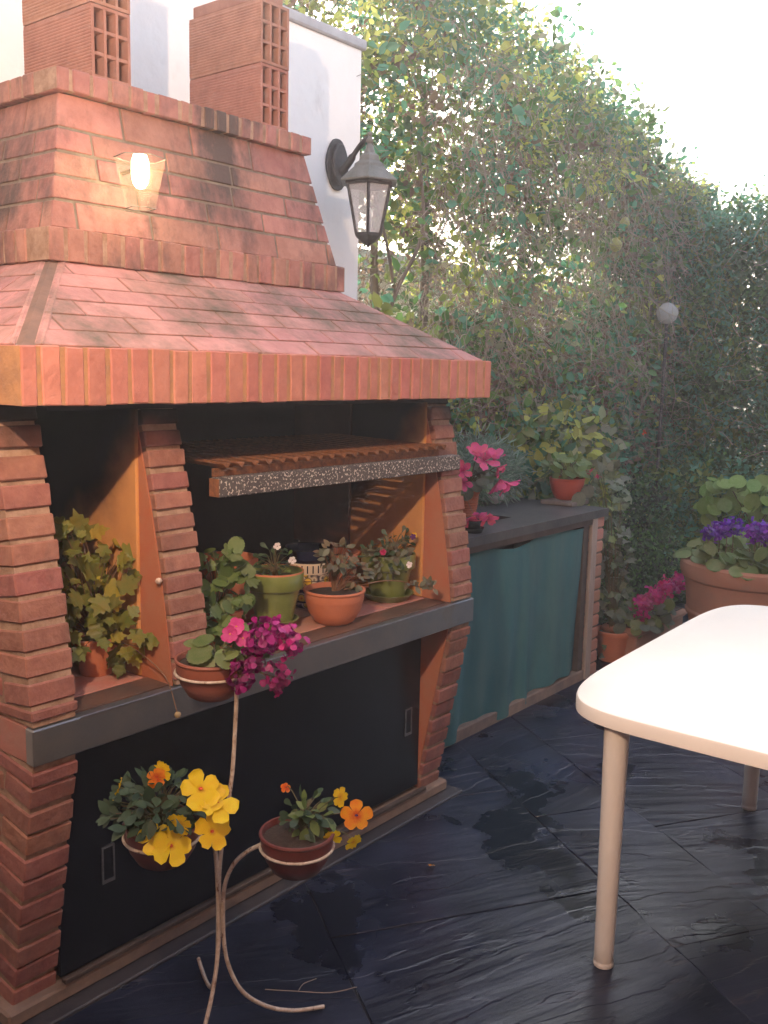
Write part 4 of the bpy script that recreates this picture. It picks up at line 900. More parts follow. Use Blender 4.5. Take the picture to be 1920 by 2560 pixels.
# 4 talavera
t = thing('painted_jar', 'cream ceramic jar painted with dark stripes and yellow flowers, behind the green pot', 'jar', (1.30, 0.36, ZS))
MB().lathe([(0, 0), (.058, 0), (.064, .006), (.068, .016), (.066, .022), (.074, .10), (.076, .125)], 36).build('body', m_tala, t, smooth=40, loc=(1.30, 0.36, ZS + .004))
MB().lathe([(.0765, 0), (.079, .004), (.080, .035), (.0765, .038)], 36).build('striped_collar', mat('cream_glaze', (.62, .52, .40), .3), t, smooth=40, loc=(1.30, 0.36, ZS + .129))
st = MB()
for k in range(26):
    a = 2 * PI * k / 26; c, s = math.cos(a), math.sin(a); st.prism([(.0802 * c - .0022 * s, .0802 * s + .0022 * c, .006), (.0802 * c + .0022 * s, .0802 * s - .0022 * c, .006), (.0802 * c + .0022 * s, .0802 * s - .0022 * c, .033), (.0802 * c - .0022 * s, .0802 * s + .0022 * c, .033)], (c * .001, s * .001, 0))
st.build('collar_stripes', m_darkblue, t, loc=(1.30, 0.36, ZS + .129))
MB().lathe([(.078, 0), (.086, .006), (.090, .018), (.090, .045), (.084, .050), (.076, .048), (.074, .02), (0, .018)], 36).build('rim', m_darkblue, t, smooth=40, loc=(1.30, 0.36, ZS + .168))
for z_ in (.022, .098): MB().lathe([(.0665 + (.0065 if z_ > .05 else 0), 0), (.0685 + (.0065 if z_ > .05 else 0), .003), (.0665 + (.0065 if z_ > .05 else 0), .006)], 36).build('painted_ring', m_darkblue, t, smooth=60, loc=(1.30, 0.36, ZS + .004 + z_))
# 5 terracotta bowl with straggly shrub
t = potted('potted_shrub', 'terracotta bowl with a straggly trailing shrub on the grill shelf', 'potted plant', (1.19, 0.135), ZS + .004, 0.103, 0.115, 'bowl', m_terra)
lr = [L_('ovate', m_lf_rose, .1, .2), L_('ovate', m_lf_grey, .1, .2)]
foliage(t, (1.20, 0.145, ZS + .10), (1.185, 0.12, 0.985), (0.06, 0.05, 0.045), 64, lr, 0.020, 0.036, 0.0014, mat('woody_stem', (0.19, 0.10, 0.06), .9), face=(-.5, -.7, 0), pet=0.4)
foliage(t, (1.21, 0.145, ZS + .10), (1.275, 0.11, 0.915), (0.045, 0.04, 0.06), 64, lr, 0.016, 0.030, 0.0012, MATS['woody_stem'], face=(-.5, -.7, 0), pet=0.3)
trail = smoothpath([(1.22, 0.12, 0.865), (1.33, 0.06, 0.885), (1.42, 0.03, 0.875), (1.50, 0.02, 0.845), (1.545, 0.01, 0.855), (1.57, 0.0, 0.83)], 6)
MB().tube(trail, 0.0018, 5).build('trailing_stem', MATS['woody_stem'], t, smooth=80)
for i, p in enumerate(trail):
    if i > 13:
        for q in range(2): put_leaf(t, random.choice(lr), p, rv() + Vector((0, 0, .2)), (-.4, -.6, .6), random.uniform(.02, .034))
# 6 terracotta pots at the back
t = potted('terracotta_pot', 'plain terracotta pot standing behind the green glazed pot', 'pot', (1.02, 0.47), ZS + .004, 0.10, 0.20, 'rimpot', m_terra)
t = potted('terracotta_pot', 'dusty terracotta pot half hidden behind the straggly shrub', 'pot', (1.49, 0.39), ZS + .004, 0.085, 0.165, 'rimpot', m_terra)
# 7 green pot on saucer
t = potted('potted_pansies', 'green glazed pot on a matching saucer with leafy violas by the right pier', 'potted plant', (1.575, 0.215), ZS + .012, 0.100, 0.165, 'ringed', m_greenpot, saucer=0.098)
foliage(t, (1.575, 0.215, ZS + .15), (1.515, 0.175, 0.925), (0.10, 0.07, 0.06), 130, [L_('spoon', m_lf_grey, .1, .25), L_('spoon', m_lf_dark, .1, .25), L_('ovate', m_lf_rose, .1, .2)], 0.022, 0.042, 0.0012, face=(-.5, -.7, 0), pet=0.5)
foliage(t, (1.60, 0.215, ZS + .15), (1.60, 0.20, 0.965), (0.055, 0.05, 0.045), 40, [L_('spoon', m_lf_grey, .1, .25), L_('spoon', m_lf_dark, .1, .25)], 0.022, 0.038, 0.0012, face=(-.5, -.7, 0), pet=0.5)
for p, m_ in (((1.640, 0.150, 0.995), m_pt_yel), ((1.628, 0.145, 0.992), m_pt_dkp), ((1.55, 0.10, 0.905), m_pt_wht), ((1.425, 0.12, 0.965), m_pt_pink)):
    flower(t, p, (-.6, -.75, .1), 0.012, 5, m_, center=m_pt_dkp if m_ is m_pt_wht else None)

# ================================================================== PLANT STAND
ps = thing('plant_stand', 'white painted wrought iron plant stand with three pot rings, paint flaking', 'plant stand', (0.33, -0.27, -0.06))
rA, rB, rC = (Vector((0.365, -0.205, 0.856)), 0.0895), (Vector((0.185, -0.235, 0.506)), 0.0895), (Vector((0.442, -0.425, 0.444)), 0.0895)
for c, r in (rA, rB, rC):
    MB().tube([c + Vector((r * math.cos(a), r * math.sin(a), 0)) for a in [2 * PI * i / 36 for i in range(37)]], 0.0038, 6, cap=False).build('ring', m_stand, ps, smooth=80)
sA = smoothpath([(0.326, -0.272, 0.25), (0.326, -0.272, 0.345), (0.333, -0.272, 0.42), (0.354, -0.270, 0.515), (0.372, -0.270, 0.61), (0.378, -0.272, 0.70), (0.376, -0.280, 0.78), (0.370, -0.288, 0.855)], 6)
sB = smoothpath([(0.320, -0.276, 0.20), (0.318, -0.276, 0.33), (0.312, -0.274, 0.43), (0.300, -0.268, 0.485), (0.268, -0.240, 0.510)], 6)
sC = smoothpath([(0.330, -0.282, 0.20), (0.331, -0.284, 0.32), (0.345, -0.300, 0.385), (0.366, -0.330, 0.425), (0.382, -0.368, 0.452)], 6)
l1 = smoothpath([(0.330, -0.282, 0.30), (0.329, -0.284, 0.20), (0.338, -0.292, 0.12), (0.365, -0.312, 0.045), (0.415, -0.345, -0.008), (0.480, -0.380, -0.040), (0.556, -0.418, -0.052)], 6)
l2 = smoothpath([(0.320, -0.276, 0.26), (0.316, -0.280, 0.18), (0.290, -0.292, 0.09), (0.245, -0.312, 0.02), (0.19, -0.335, -0.03), (0.13, -0.365, -0.052)], 6)
l3 = smoothpath([(0.324, -0.270, 0.26), (0.326, -0.264, 0.14), (0.350, -0.220, 0.03), (0.395, -0.150, -0.03), (0.44, -0.075, -0.053), (0.46, -0.03, -0.035)], 6)
for nm, pth in (('stem', sA), ('stem', sB), ('stem', sC), ('leg', l1), ('leg', l2), ('leg', l3)): MB().tube(pth, 0.0054, 8).build(nm, m_stand, ps, smooth=80)

# pot A
t = potted('potted_primula', 'terracotta bowl on the top ring of the plant stand with round leaves and magenta blooms', 'potted plant', (0.365, -0.205), 0.792, 0.090, 0.100, 'bowl', mat('brown_clay', (0.30, 0.095, 0.055), 0.6, (0.24, 0.075, 0.045), 9, 0.2, 60), group=None)
lp = [L_('round', m_lf_prim, .12, .1), L_('round', m_lf_prim, .2, .2)]
foliage(t, (0.375, -0.215, 0.875), (0.378, -0.235, 0.918), (0.058, 0.055, 0.025), 26, lp, 0.045, 0.068, 0.0022, face=(-.4, -.5, 0.3), up=0.9)
for p, r, n, m_ in (((0.413, -0.345, 0.965), .055, 90, m_pt_mag), ((0.455, -0.385, 0.945), .043, 70, m_pt_mag), ((0.361, -0.313, 0.868), .045, 75, m_pt_mag), ((0.417, -0.378, 0.868), .044, 70, m_pt_mag), ((0.392, -0.325, 0.905), .044, 60, m_pt_mag)):
    ruffle_head(t, p, r, n, m_, out=(-.6, -.7, .2), ps=0.5)
    MB().tube(bez((0.385, -0.25, 0.89), (p[0], p[1], p[2] - .01), p, 4), .0022, 5).build('stalk', m_stem, t)
mpk = leafm('hot_pink_petal', (0.55, 0.03, 0.24), (0.60, 0.08, 0.30), .3, .1)
for p in ((0.367, -0.291, 0.985), (0.352, -0.285, 0.968), (0.380, -0.300, 0.955)): flower(t, p, (-.6, -.6, .2), .021, 6, mpk, center=m_pt_yel)
# pot B
t = potted('potted_pansy', 'maroon pot with drooping yellow pansies on the lower left ring of the plant stand', 'potted plant', (0.185, -0.235), 0.440, 0.090, 0.100, 'bowl', m_maroon)
ld = [L_('spoon', m_lf_dark, .1, .25), L_('ovate', m_lf_dark, .1, .2)]
foliage(t, (0.185, -0.235, 0.53), (0.165, -0.235, 0.583), (0.105, 0.105, 0.068), 240, ld, 0.026, 0.050, 0.0015, face=(-.3, -.5, 0.2), up=0.7, pet=0.5)
for p, nr, s in (((0.221, -0.330, 0.636), (-.3, -.5, .8), .030), ((0.248, -0.357, 0.600), (.1, -.8, .5), .030), ((0.236, -0.340, 0.617), (-.5, -.5, .6), .024), ((0.230, -0.358, 0.538), (-.2, -.8, .5), .027), ((0.112, -0.300, 0.548), (-.5, -.7, .6), .024), ((0.134, -0.330, 0.530), (-.4, -.8, .5), .027), ((0.172, -0.254, 0.674), (-.6, -.4, .3), .016), ((0.160, -0.330, 0.575), (-.5, -.6, -.4), .018), ((0.102, -0.185, 0.632), (-.5, .3, .5), .016), ((0.160, -0.250, 0.661), (-.6, -.4, -.3), .015)):
    flower(t, p, Vector(nr) + rv(.35), s * 1.62, 5, m_pt_yel if s > .02 else m_pt_ora if s < .0155 else m_pt_yel, cup=.6, open_=0.22, center=m_pt_ora if s > .024 else None)
    MB().tube(bez((0.19, -0.245, 0.56), (p[0], p[1], p[2] + .02), p, 4), .0013, 4).build('stalk', m_stem, t)
# pot C
t = potted('potted_pansy', 'dark maroon bowl with orange pansies on the right ring of the plant stand', 'potted plant', (0.442, -0.425), 0.378, 0.091, 0.104, 'bowl', m_maroon)
foliage(t, (0.455, -0.42, 0.465), (0.480, -0.425, 0.512), (0.052, 0.050, 0.040), 64, ld + [L_('ovate', m_lf_pel, .1, .2)], 0.026, 0.046, 0.0014, face=(-.3, -.5, 0.2), up=0.7)
for p, nr, s, m_ in (((0.541, -0.530, 0.520), (-.75, -.62, .15), .030, m_pt_ora), ((0.517, -0.497, 0.566), (-.1, -.9, .1), .020, m_pt_yel), ((0.493, -0.492, 0.467), (-.5, -.6, -.3), .022, m_pt_yel), ((0.530, -0.530, 0.455), (-.3, -.9, -.3), .020, m_pt_yel), ((0.468, -0.36, 0.565), (-.5, -.6, .2), .010, m_pt_ora)):
    flower(t, p, nr, s * 1.25, 5, m_, cup=.25, open_=0.15, center=m_pt_dkp if s > .025 else None)
    MB().tube(bez((0.47, -0.43, 0.50), (p[0] + .01, p[1], p[2] + .02), p, 4), .0013, 4).build('stalk', m_stem, t)

# ================================================================== COUNTER PLANTS
t = potted('potted_cyclamen', 'pink cyclamen in a woven-textured terracotta pot at the sink', 'potted plant', (2.84, 0.735), zc, 0.066, 0.135, 'plain', m_terra)
mb = MB()
for k in range(8):
    z_ = .012 + k * .0125; r_ = .066 * (.72 + .23 * z_ / .113) + .0012
    mb.tube([(r_ * math.cos(a), r_ * math.sin(a), z_ + .0012 * math.sin(a * 14 + (k % 2) * PI)) for a in [2 * PI * i / 48 for i in range(49)]], .0028, 4, cap=False)
mb.build('weave', m_terra, t, smooth=80, loc=(2.84, 0.735, zc))
foliage(t, (2.84, 0.735, 1.0), (2.78, 0.68, 1.07), (0.10, 0.09, 0.05), 40, [L_('smoothround', m_lf_grey, .15, .15), L_('smoothround', m_lf_pel, .15, .15)], 0.055, 0.085, 0.0022, face=(-.5, -.6, 0.2), up=0.7, weights=[3, 1])
def cyclamen(t, p, s, nr=(-.3, -.4, .9), op=1.0):
    flower(t, p, nr, s, 5, m_pt_pink, kind='longpetal', cup=.3, open_=op)
cyc = [((2.785, 0.60, 1.165), .075, (-.5, -.6, .7), .5), ((2.72, 0.60, 1.185), .075, (-.3, -.3, 1), 1.3), ((2.84, 0.58, 1.165), .07, (-.1, -.3, 1), 1.2), ((2.87, 0.58, 1.13), .055, (0.2, -.6, -.5), .9), ((2.66, 0.64, 1.12), .06, (-.6, -.5, .3), .9), ((2.64, 0.62, 1.07), .05, (-.6, -.5, -.3), .9)]
for p, s, nr, op in cyc:
    cyclamen(t, p, s, nr, op); MB().tube(bez((2.83, 0.72, 1.02), (p[0], p[1], p[2] + .02), p, 5), .0025, 5).build('stalk', m_stem, t)
cyclamen(t, (2.90, 0.58, 1.072), .085, (.1, -.3, -.9), 1.1); cyclamen(t, (2.93, 0.56, 1.055), .075, (.3, -.5, -.8), .8); MB().tube(bez((2.86, 0.80, 1.05), (2.88, 0.62, 1.16), (2.90, 0.58, 1.072), 5), .0025, 5).build('stalk', m_stem, t)
t = potted('small_cyclamen', 'small black glazed pot and saucer with drooping pink cyclamen blooms at the counter edge', 'potted plant', (2.45, 0.425), zc + .006, 0.034, 0.05, 'plain', m_blackgloss, saucer=.048)
for p, s in (((2.44, 0.405, 0.955), .055), ((2.50, 0.39, 0.940), .055), ((2.41, 0.43, 0.935), .045)):
    flower(t, p, (-.3, -.5, -.6), s, 5, m_pt_pink, kind='longpetal', cup=.3, open_=.4)
    MB().tube(bez((2.45, 0.425, 0.925), (p[0], p[1], p[2] + .04), p, 5), .002, 5).build('stalk', m_stem, t)
MB().tube(bez((2.45, 0.425, 0.95), (2.42, 0.44, 1.02), (2.39, 0.46, 1.08), 4), .0014, 4).build('dry_stalk', m_twig, t)
# rock
mb = MB(); bm = bmesh.new(); bmesh.ops.create_icosphere(bm, subdivisions=3, radius=1)
for v_ in bm.verts:
    n_ = noise.noise(v_.co * 1.3 + Vector((4, 2, 1))) * .25; v_.co = Vector((v_.co.x * .075, v_.co.y * .06, v_.co.z * .042)) * (1 + n_)
me = bpy.data.meshes.new('rock'); bm.to_mesh(me); bm.free(); me.materials.append(m_rock); me.polygons.foreach_set('use_smooth', [True] * len(me.polygons))
o = link('rock', me, None, (3.30, 0.88, zc + .036)); tag(o, 'pale grey rock lying on the counter behind the cyclamen', 'rock')
# slab and red pot
o = MB().box((3.52, 0.505, zc + .0005), (3.72, 0.70, zc + .024)).build('stone_tile', mat('old_tile', (.16, .12, .10), .8, (.10, .08, .07), 20, .5, 40), None, bevel=.004); tag(o, 'flat old stone tile under the red pot on the counter', 'tile')
t = potted('potted_pelargonium', 'red plastic pot with trailing pelargonium on a stone tile at the counter end', 'potted plant', (3.64, 0.605), zc + .0245, 0.098, 0.120, 'bowl', m_redpot)
foliage(t, (3.64, 0.605, 1.01), (3.67, 0.62, 1.085), (0.14, 0.11, 0.06), 50, [L_('round', m_lf_pel, .15, .1), L_('ovate', m_lf_pel, .15, .2)], 0.045, 0.08, 0.002, face=(-.5, -.6, .2), up=.6)
for p, s in (((3.58, .50, .955), .085), ((3.66, .49, .99), .08)): put_leaf(t, L_('round', m_lf_grey, .15, .1), p, (.1, -.1, -1), (-.6, -.7, .3), s)
for p in ((3.76, .52, 1.07), (3.80, .50, 1.03), (3.74, .53, 1.045)): ruffle_head(t, p, .022, 14, m_pt_pink, out=(-.5, -.7, 0))
# lavender bush behind the counter
lb = thing('lavender_bush', 'grey green feathery lavender bush behind the dark counter', 'shrub', (3.4, 1.12, -0.06))

# ================================================================== RIGHT SIDE POTS
t = potted('big_flowerpot', 'huge terracotta pot of purple stocks behind the white table', 'potted plant', (4.19, -0.28), -0.06, 0.385, 0.655, 'big', m_terrad, seg=64)
foliage(t, (4.19, -0.28, 0.54), (4.15, -0.28, 0.635), (0.34, 0.34, 0.035), 190, [L_('round', m_lf_prim, .15, .15), L_('round', m_lf_pel, .15, .15)], 0.07, 0.12, 0.003, face=(-.4, -.5, .3), up=.9, pet=.3)
for k in range(24):
    a = k / 23; p = (3.93 + a * .30 + random.uniform(-.04, .04), -0.12 - a * .46 + random.uniform(-.05, .05), 0.775 + random.uniform(-.035, .035))
    ruffle_head(t, p, random.uniform(.045, .06), 44, m_pt_pur, out=(-.5, -.5, .6)); MB().tube([(p[0], p[1], .6), p], .003, 5).build('stalk', m_stem, t)
t = thing('flower_trough', 'long weathered terracotta trough with magenta flowers and ivy', 'planter', (4.3, 0.36, -0.06))
mb = MB(); mb.box((3.93, 0.27, -0.058), (4.62, 0.47, 0.13)); mb.build('trough_body', m_terrad, t, bevel=.01)
MB().box((3.91, 0.25, 0.105), (4.64, 0.49, 0.150)).build('trough_rim', m_terrad, t, bevel=.016)
MB().box((3.94, 0.28, 0.1505), (4.61, 0.46, 0.156)).build('soil', m_soil, t)
foliage(t, (4.2, 0.36, 0.15), (4.13, 0.30, 0.19), (0.24, 0.12, 0.07), 80, [L_('smoothround', m_lf_grey, .1, .2), L_('round', m_lf_prim, .1, .2)], .05, .085, .002, face=(-.4, -.5, .3), up=.8, pet=.3)
for k in range(18):
    a = k / 17; ruffle_head(t, (3.98 + a * .52, .28 + random.uniform(-.04, .05), 0.27 + .07 * a + random.uniform(-.04, .04)), random.uniform(.04, .055), 36, mat('rosy_petal', (0.60, 0.015, 0.17), .5, (0.45, 0.015, 0.22), 30, trans=.3, rnd=.2) if k == 0 else MATS['rosy_petal'], out=(-.5, -.6, .4))
t = potted('ivy_pot', 'terracotta pot with ivy climbing up beside the counter pillar', 'potted plant', (3.94, 0.42), -0.055, 0.105, 0.18, 'plain', m_terra)
li = [L_('ivy', m_lf_ivy, .1, .2), L_('ivy', m_lf_grey, .1, .2), L_('lobed', m_lf_prim, .1, .2)]
foliage(t, (3.94, 0.42, .1), (3.93, 0.42, 0.36), (0.12, 0.09, 0.42), 150, li, .04, .075, .002, face=(-.5, -.7, .3), up=.4, weights=[3, 3, 1], pet=.25)
foliage(t, (3.94, 0.42, .1), (3.92, 0.50, 0.85), (0.16, 0.10, 0.25), 90, li, .04, .08, .002, face=(-.5, -.7, .3), up=.4, weights=[3, 2, 2], pet=.2)
t = thing('nasturtium', 'bright green nasturtium with round leaves above the big flowerpot', 'plant', (5.3, 0.15, -0.06))
for k in range(90):
    p = Vector((5.25 + random.uniform(-.12, .12), 0.42 - random.random() * .75, 0.70 + random.random() * .28 + 0)); p.z -= max(0, p.y - .1) * .25
    put_leaf(t, L_('smoothround', m_lf_round, .1, .05), p, rv() + Vector((0, 0, -.4)), (-.5, -.4, .8), random.uniform(.08, .12))
mb = MB()
for k in range(14): mb.tube(bez((5.35, random.uniform(-.2, .4), -.06), (5.3, random.uniform(-.2, .4), .4), (5.27, random.uniform(-.3, .4), random.uniform(.6, .9)), 5), .004, 4)
mb.build('stems', m_stem, t)

# ================================================================== HEDGES
def leaves_mesh(name, P, T, Nn, S, W, col, material, fold=0.25):
    """numpy: n folded leaves (4 verts, 2 tris each)"""
    n = len(P); T = T / np.linalg.norm(T, axis=1, keepdims=True); Nn = Nn - T * (Nn * T).sum(1, keepdims=True); Nn /= np.linalg.norm(Nn, axis=1, keepdims=True) + 1e-9
    X = np.cross(T, Nn); S = S[:, None]; W = W[:, None]
    up = Nn * S * fold * .4
    v = np.stack([P, P + T * S * .30 + X * S * W * .95 + up, P + T * S * .68 + X * S * W * .75 + up * .8, P + T * S, P + T * S * .68 - X * S * W * .75 + up * .8, P + T * S * .30 - X * S * W * .95 + up], 1).reshape(-1, 3)
    me = bpy.data.meshes.new(name); me.vertices.add(6 * n); me.vertices.foreach_set('co', v.ravel().astype(np.float32))
    idx = (np.arange(n)[:, None] * 6 + np.array([0, 1, 2, 3, 0, 3, 4, 5])[None]).ravel().astype(np.int32)
    me.loops.add(8 * n); me.loops.foreach_set('vertex_index', idx); me.polygons.add(2 * n)
    me.polygons.foreach_set('loop_start', np.arange(0, 8 * n, 4, dtype=np.int32))
    me.update(calc_edges=True)
    ca = me.color_attributes.new('tint', 'FLOAT_COLOR', 'POINT'); cc = np.concatenate([np.repeat(col, 6, 0), np.ones((6 * n, 1))], 1); ca.data.foreach_set('color', cc.ravel().astype(np.float32))
    me.materials.append(material); return me
PAL = {'dark': (0.050, 0.095, 0.040), 'mid': (0.085, 0.17, 0.050), 'olive': (0.14, 0.18, 0.05), 'yel': (0.34, 0.37, 0.09), 'blue': (0.075, 0.20, 0.125), 'brown': (0.15, 0.105, 0.075), 'pale': (0.20, 0.22, 0.13)}
def clumps(rng, centres, per, rad, size, cols, facing=(-.6, -.7, .5), wid=0.26):
    P = []; T = []; Nn = []; S = []; W = []; Cc = []
    for i, c in enumerate(centres):
        k = max(3, int(per * rng.uniform(.5, 1.5))); r = rad * rng.uniform(.6, 1.4)
        d = rng.normal(size=(k, 3)) * r * .55
        P.append(c + d); dirn = d / (np.linalg.norm(d, axis=1, keepdims=True) + 1e-6)
        T.append(dirn + rng.normal(size=(k, 3)) * .6 + np.array([0, 0, -.15])); Nn.append(np.array(facing) + rng.normal(size=(k, 3)) * .7)
        S.append(size * rng.uniform(.6, 1.35, k) * rng.uniform(.8, 1.2)); W.append(np.full(k, wid) * rng.uniform(.8, 1.2, k))
        b = np.array(PAL[cols[i]]); Cc.append(b * 1.12 * rng.uniform(.75, 1.3, (k, 1)) * rng.uniform(.92, 1.08, (k, 3)))
    return [np.concatenate(a) for a in (P, T, Nn, S, W)] + [np.concatenate(Cc)]
def twigs_mesh(rng, starts, dirs, length, r, seg=6, gravity=-.2, wob=.35):
    mb = MB()
    for s, d in zip(starts, dirs):
        L = length * rng.uniform(.5, 1.5); p = Vector(s); q = Vector(d).normalized(); pts = [p.copy()]
        for k in range(seg):
            q = (q + Vector(rng.normal(size=3)) * wob + Vector((0, 0, gravity * .3))).normalized(); p = p + q * L / seg; pts.append(p.copy())
        rr = r * rng.uniform(.6, 1.5); mb.tube(pts, [rr * (1 - .5 * i / seg) for i in range(seg + 1)], 3, cap=False)
    return mb
rng = np.random.default_rng(5)
def topz(x): return float(np.interp(x, [2.0, 3.75, 4.5, 5.2, 5.76, 6.3, 7.0], [3.95, 3.72, 3.62, 3.50, 3.40, 3.22, 3.1])) + 0.09 * math.sin(x * 9) + .06 * math.sin(x * 23)
# side hedge: a tangle of climbers on a fence, divided into the plants that make it up
sh = thing('hedge', 'tall tangled hedge of climbers and bare twigs running behind the counter', 'hedge', (4.3, 1.6, -0.06))
cent = []; cols = []
N1 = 9500
while len(cent) < N1:
    x = rng.uniform(2.2, 7.6); z = rng.uniform(0.0, topz(x)); y = rng.uniform(1.18, 1.85) if z < 0 else rng.uniform(1.27 if x < 2.7 else 1.16, 1.9)
    z = z * (topz(x) + (y - 1.3) * .9) / topz(x)
    tz_ = z / topz(x)
    n1 = noise.noise(Vector((x * 1.3, z * 1.3, 3.0))); n2 = noise.noise(Vector((x * 3.1, z * 3.1, 9.0)))
    dens = 0.72 + 0.65 * n1 + .3 * n2
    if 1.85 < z < 3.0 and x < 5.0: dens -= 0.16
    if 1.93 < z < 2.3 and x < 5.2 and noise.noise(Vector((x * 2, z * 2, 5))) > -.1: dens -= 0.5
    if tz_ > .90: dens += .35
    if z < 1.6: dens += .25
    if x > 5.5: dens += .25
    xx = x - (y - 1.3) * 1.7; zz = z - (y - 1.3) * .12
    if ((xx - 4.85) / .34) ** 2 + ((zz - 2.36) / .13) ** 2 < 1 or ((xx - 3.35) / .26) ** 2 + ((zz - 2.40) / .12) ** 2 < 1: dens -= 2.0
    if rng.uniform() > dens: continue
    cent.append(np.array([x, y, z]))
    n3 = noise.noise(Vector((x * 2.3 + 7, z * 2.3, y * 2))) + rng.uniform(-.25, .25)
    if tz_ > .90: cols.append(rng.choice(['blue', 'mid', 'yel', 'pale']))
    elif rng.uniform() < .20: cols.append('brown')
    elif n3 > .34: cols.append('yel')
    elif n3 > .1: cols.append('olive')
    elif n3 > -.15: cols.append(rng.choice(['mid', 'dark', 'blue']))
    elif n3 > -.35: cols.append(rng.choice(['dark', 'brown']))
    else: cols.append('blue')
A = clumps(rng, cent, 15, .075, .046, cols)
o = link('foliage', leaves_mesh('foliage', *A[:5], A[5], m_leafA), sh); tag(o, kind='stuff')
# larger broad leaves scattered on the face
big = []; bc = []
for _ in range(800):
    x = rng.uniform(2.6, 6.4); z = rng.uniform(.7, topz(x) + .05); big.append(np.array([x, rng.uniform(1.08, 1.25), z])); bc.append(rng.choice(['blue', 'mid', 'mid', 'pale', 'olive', 'yel'], p=[.25, .2, .2, .12, .15, .08]))
A = clumps(rng, big, 3.6, .07, .060, bc, wid=.33)
o = link('broad_leaves', leaves_mesh('broad_leaves', *A[:5], A[5], m_leafA), sh); tag(o, kind='stuff')
# twig tangle
S0 = []; D0_ = []
for _ in range(5200):
    x = rng.uniform(2.2, 6.9); z = rng.uniform(.3, topz(x) - .1); S0.append((x, rng.uniform(1.40 if x < 3.0 else 1.15, 1.85), z)); a = rng.uniform(0, 2 * PI); up_ = rng.uniform(-1.4, .9); D0_.append((math.cos(a), math.sin(a) * .5, up_))
o = twigs_mesh(rng, S0, D0_, .50, .0024, 9, -.1, .55).build('twigs', m_twig, sh); tag(o, kind='stuff')
# hanging long vines
S0 = [(rng.uniform(3.0, 6.6), rng.uniform(1.12, 1.3), rng.uniform(1.6, 3.4)) for _ in range(700)]
o = twigs_mesh(rng, S0, [(rng.normal() * .15, 0, -1) for _ in S0], .85, .0026, 10, -.45, .38).build('hanging_vines', m_twig, sh); tag(o, kind='stuff')
# trunks
for pts, r in (([(2.62, 1.5, -.06), (2.66, 1.52, .9), (2.72, 1.48, 1.7), (2.70, 1.5, 2.4), (2.78, 1.52, 3.1)], .050), ([(2.98, 1.45, -.06), (3.0, 1.45, 1.4), (2.96, 1.47, 2.25), (3.06, 1.45, 3.0)], .032), ([(3.46, 1.5, -.06), (3.40, 1.48, 1.0), (3.46, 1.5, 2.2), (3.40, 1.5, 3.2)], .038),
               ([(4.5, 1.55, -.06), (4.42, 1.5, 1.1), (4.5, 1.5, 2.2), (4.62, 1.5, 3.0)], .03), ([(6.22, 1.35, -.06), (6.26, 1.33, .9), (6.15, 1.3, 1.6), (6.10, 1.3, 2.3), (6.0, 1.32, 2.9)], .04), ([(6.25, 1.32, .8), (6.32, 1.3, 1.5), (6.28, 1.3, 2.2)], .028),
               ([(3.0, 1.25, .7), (3.3, 1.18, 1.05), (3.55, 1.16, 1.18), (3.62, 1.2, 1.4)], .03), ([(2.62, 1.2, 1.5), (2.75, 1.16, 1.95), (2.95, 1.14, 2.3), (2.93, 1.16, 2.7)], .013), ([(2.76, 1.16, 1.98), (2.66, 1.15, 2.25), (2.52, 1.16, 2.55)], .010)):
    MB().tube(smoothpath(pts, 5), [r * (1 - .45 * i / (5 * (len(pts) - 1))) for i in range(5 * (len(pts) - 1) + 1)], 8).build('trunk', m_bark, sh, smooth=60)
# fruit hanging in the hedge
for i, (p, lab) in enumerate((((5.246, 1.12, 2.63), 'pale yellow fruit hanging high in the tangled hedge, upper of the pair'), ((5.129, 1.12, 2.47), 'pale yellow fruit hanging in the tangled hedge, lower and larger of the pair'))):
    s = .035 + .008 * i
    o = MB().lathe([(0, s * 1.25), (s * .5, s * 1.1), (s * .95, s * .4), (s, -.1 * s), (s * .7, -s * .8), (0, -s * 1.1)], 16).build('fruit', m_fruit, None, smooth=80, loc=p); tag(o, lab, 'fruit')
# small red lantern flowers on the hedge
for i, (p, w) in enumerate((((4.509, 1.06, 1.31), 'nearest the rosemary'), ((5.619, 1.06, 1.177), 'in the middle'), ((6.2, 1.02, .56), 'low down near the purple flowers'))):
    flower(sh, p, (-.6, -.7, -.3), .03, 4, m_pt_red, kind='longpetal', open_=1.2, name='red_flower')

# end hedge: dense small-leaved shrubbery closing the garden
eh = thing('hedge', 'dense blue green hedge closing the far right end of the garden', 'hedge', (6.7, 0.0, -0.06))
cent = []; cols = []
def etop(y): return 2.97 + .10 * math.sin(y * 4.1 + 1) + .07 * math.sin(y * 11) + .12 * (y - .6)
while len(cent) < 7000:
    y = rng.uniform(-1.6, 1.5); z = rng.uniform(-.05, etop(y)); bul = .16 * noise.noise(Vector((y * 1.8, z * 1.8, 0))) + .10 * noise.noise(Vector((y * 5, z * 5, 4)))
    depth = rng.uniform(0, 1) ** 1.6 * .6
    x = 6.25 + bul + depth + .08 * (z > 2.5) * (z - 2.5)
    if z > etop(y) - .2: x += rng.uniform(0, .3)
    cent.append(np.array([x, y, z])); cols.append(rng.choice(['dark', 'mid', 'blue', 'blue', 'olive'] if noise.noise(Vector((y * 3, z * 3, 2))) > -.1 else ['dark', 'dark', 'mid', 'blue']))
A = clumps(rng, cent, 19, .07, .042, cols, facing=(-.8, -.3, .6), wid=.28)
o = link('foliage', leaves_mesh('foliage', *A[:5], A[5], m_leafA), eh); tag(o, kind='stuff')
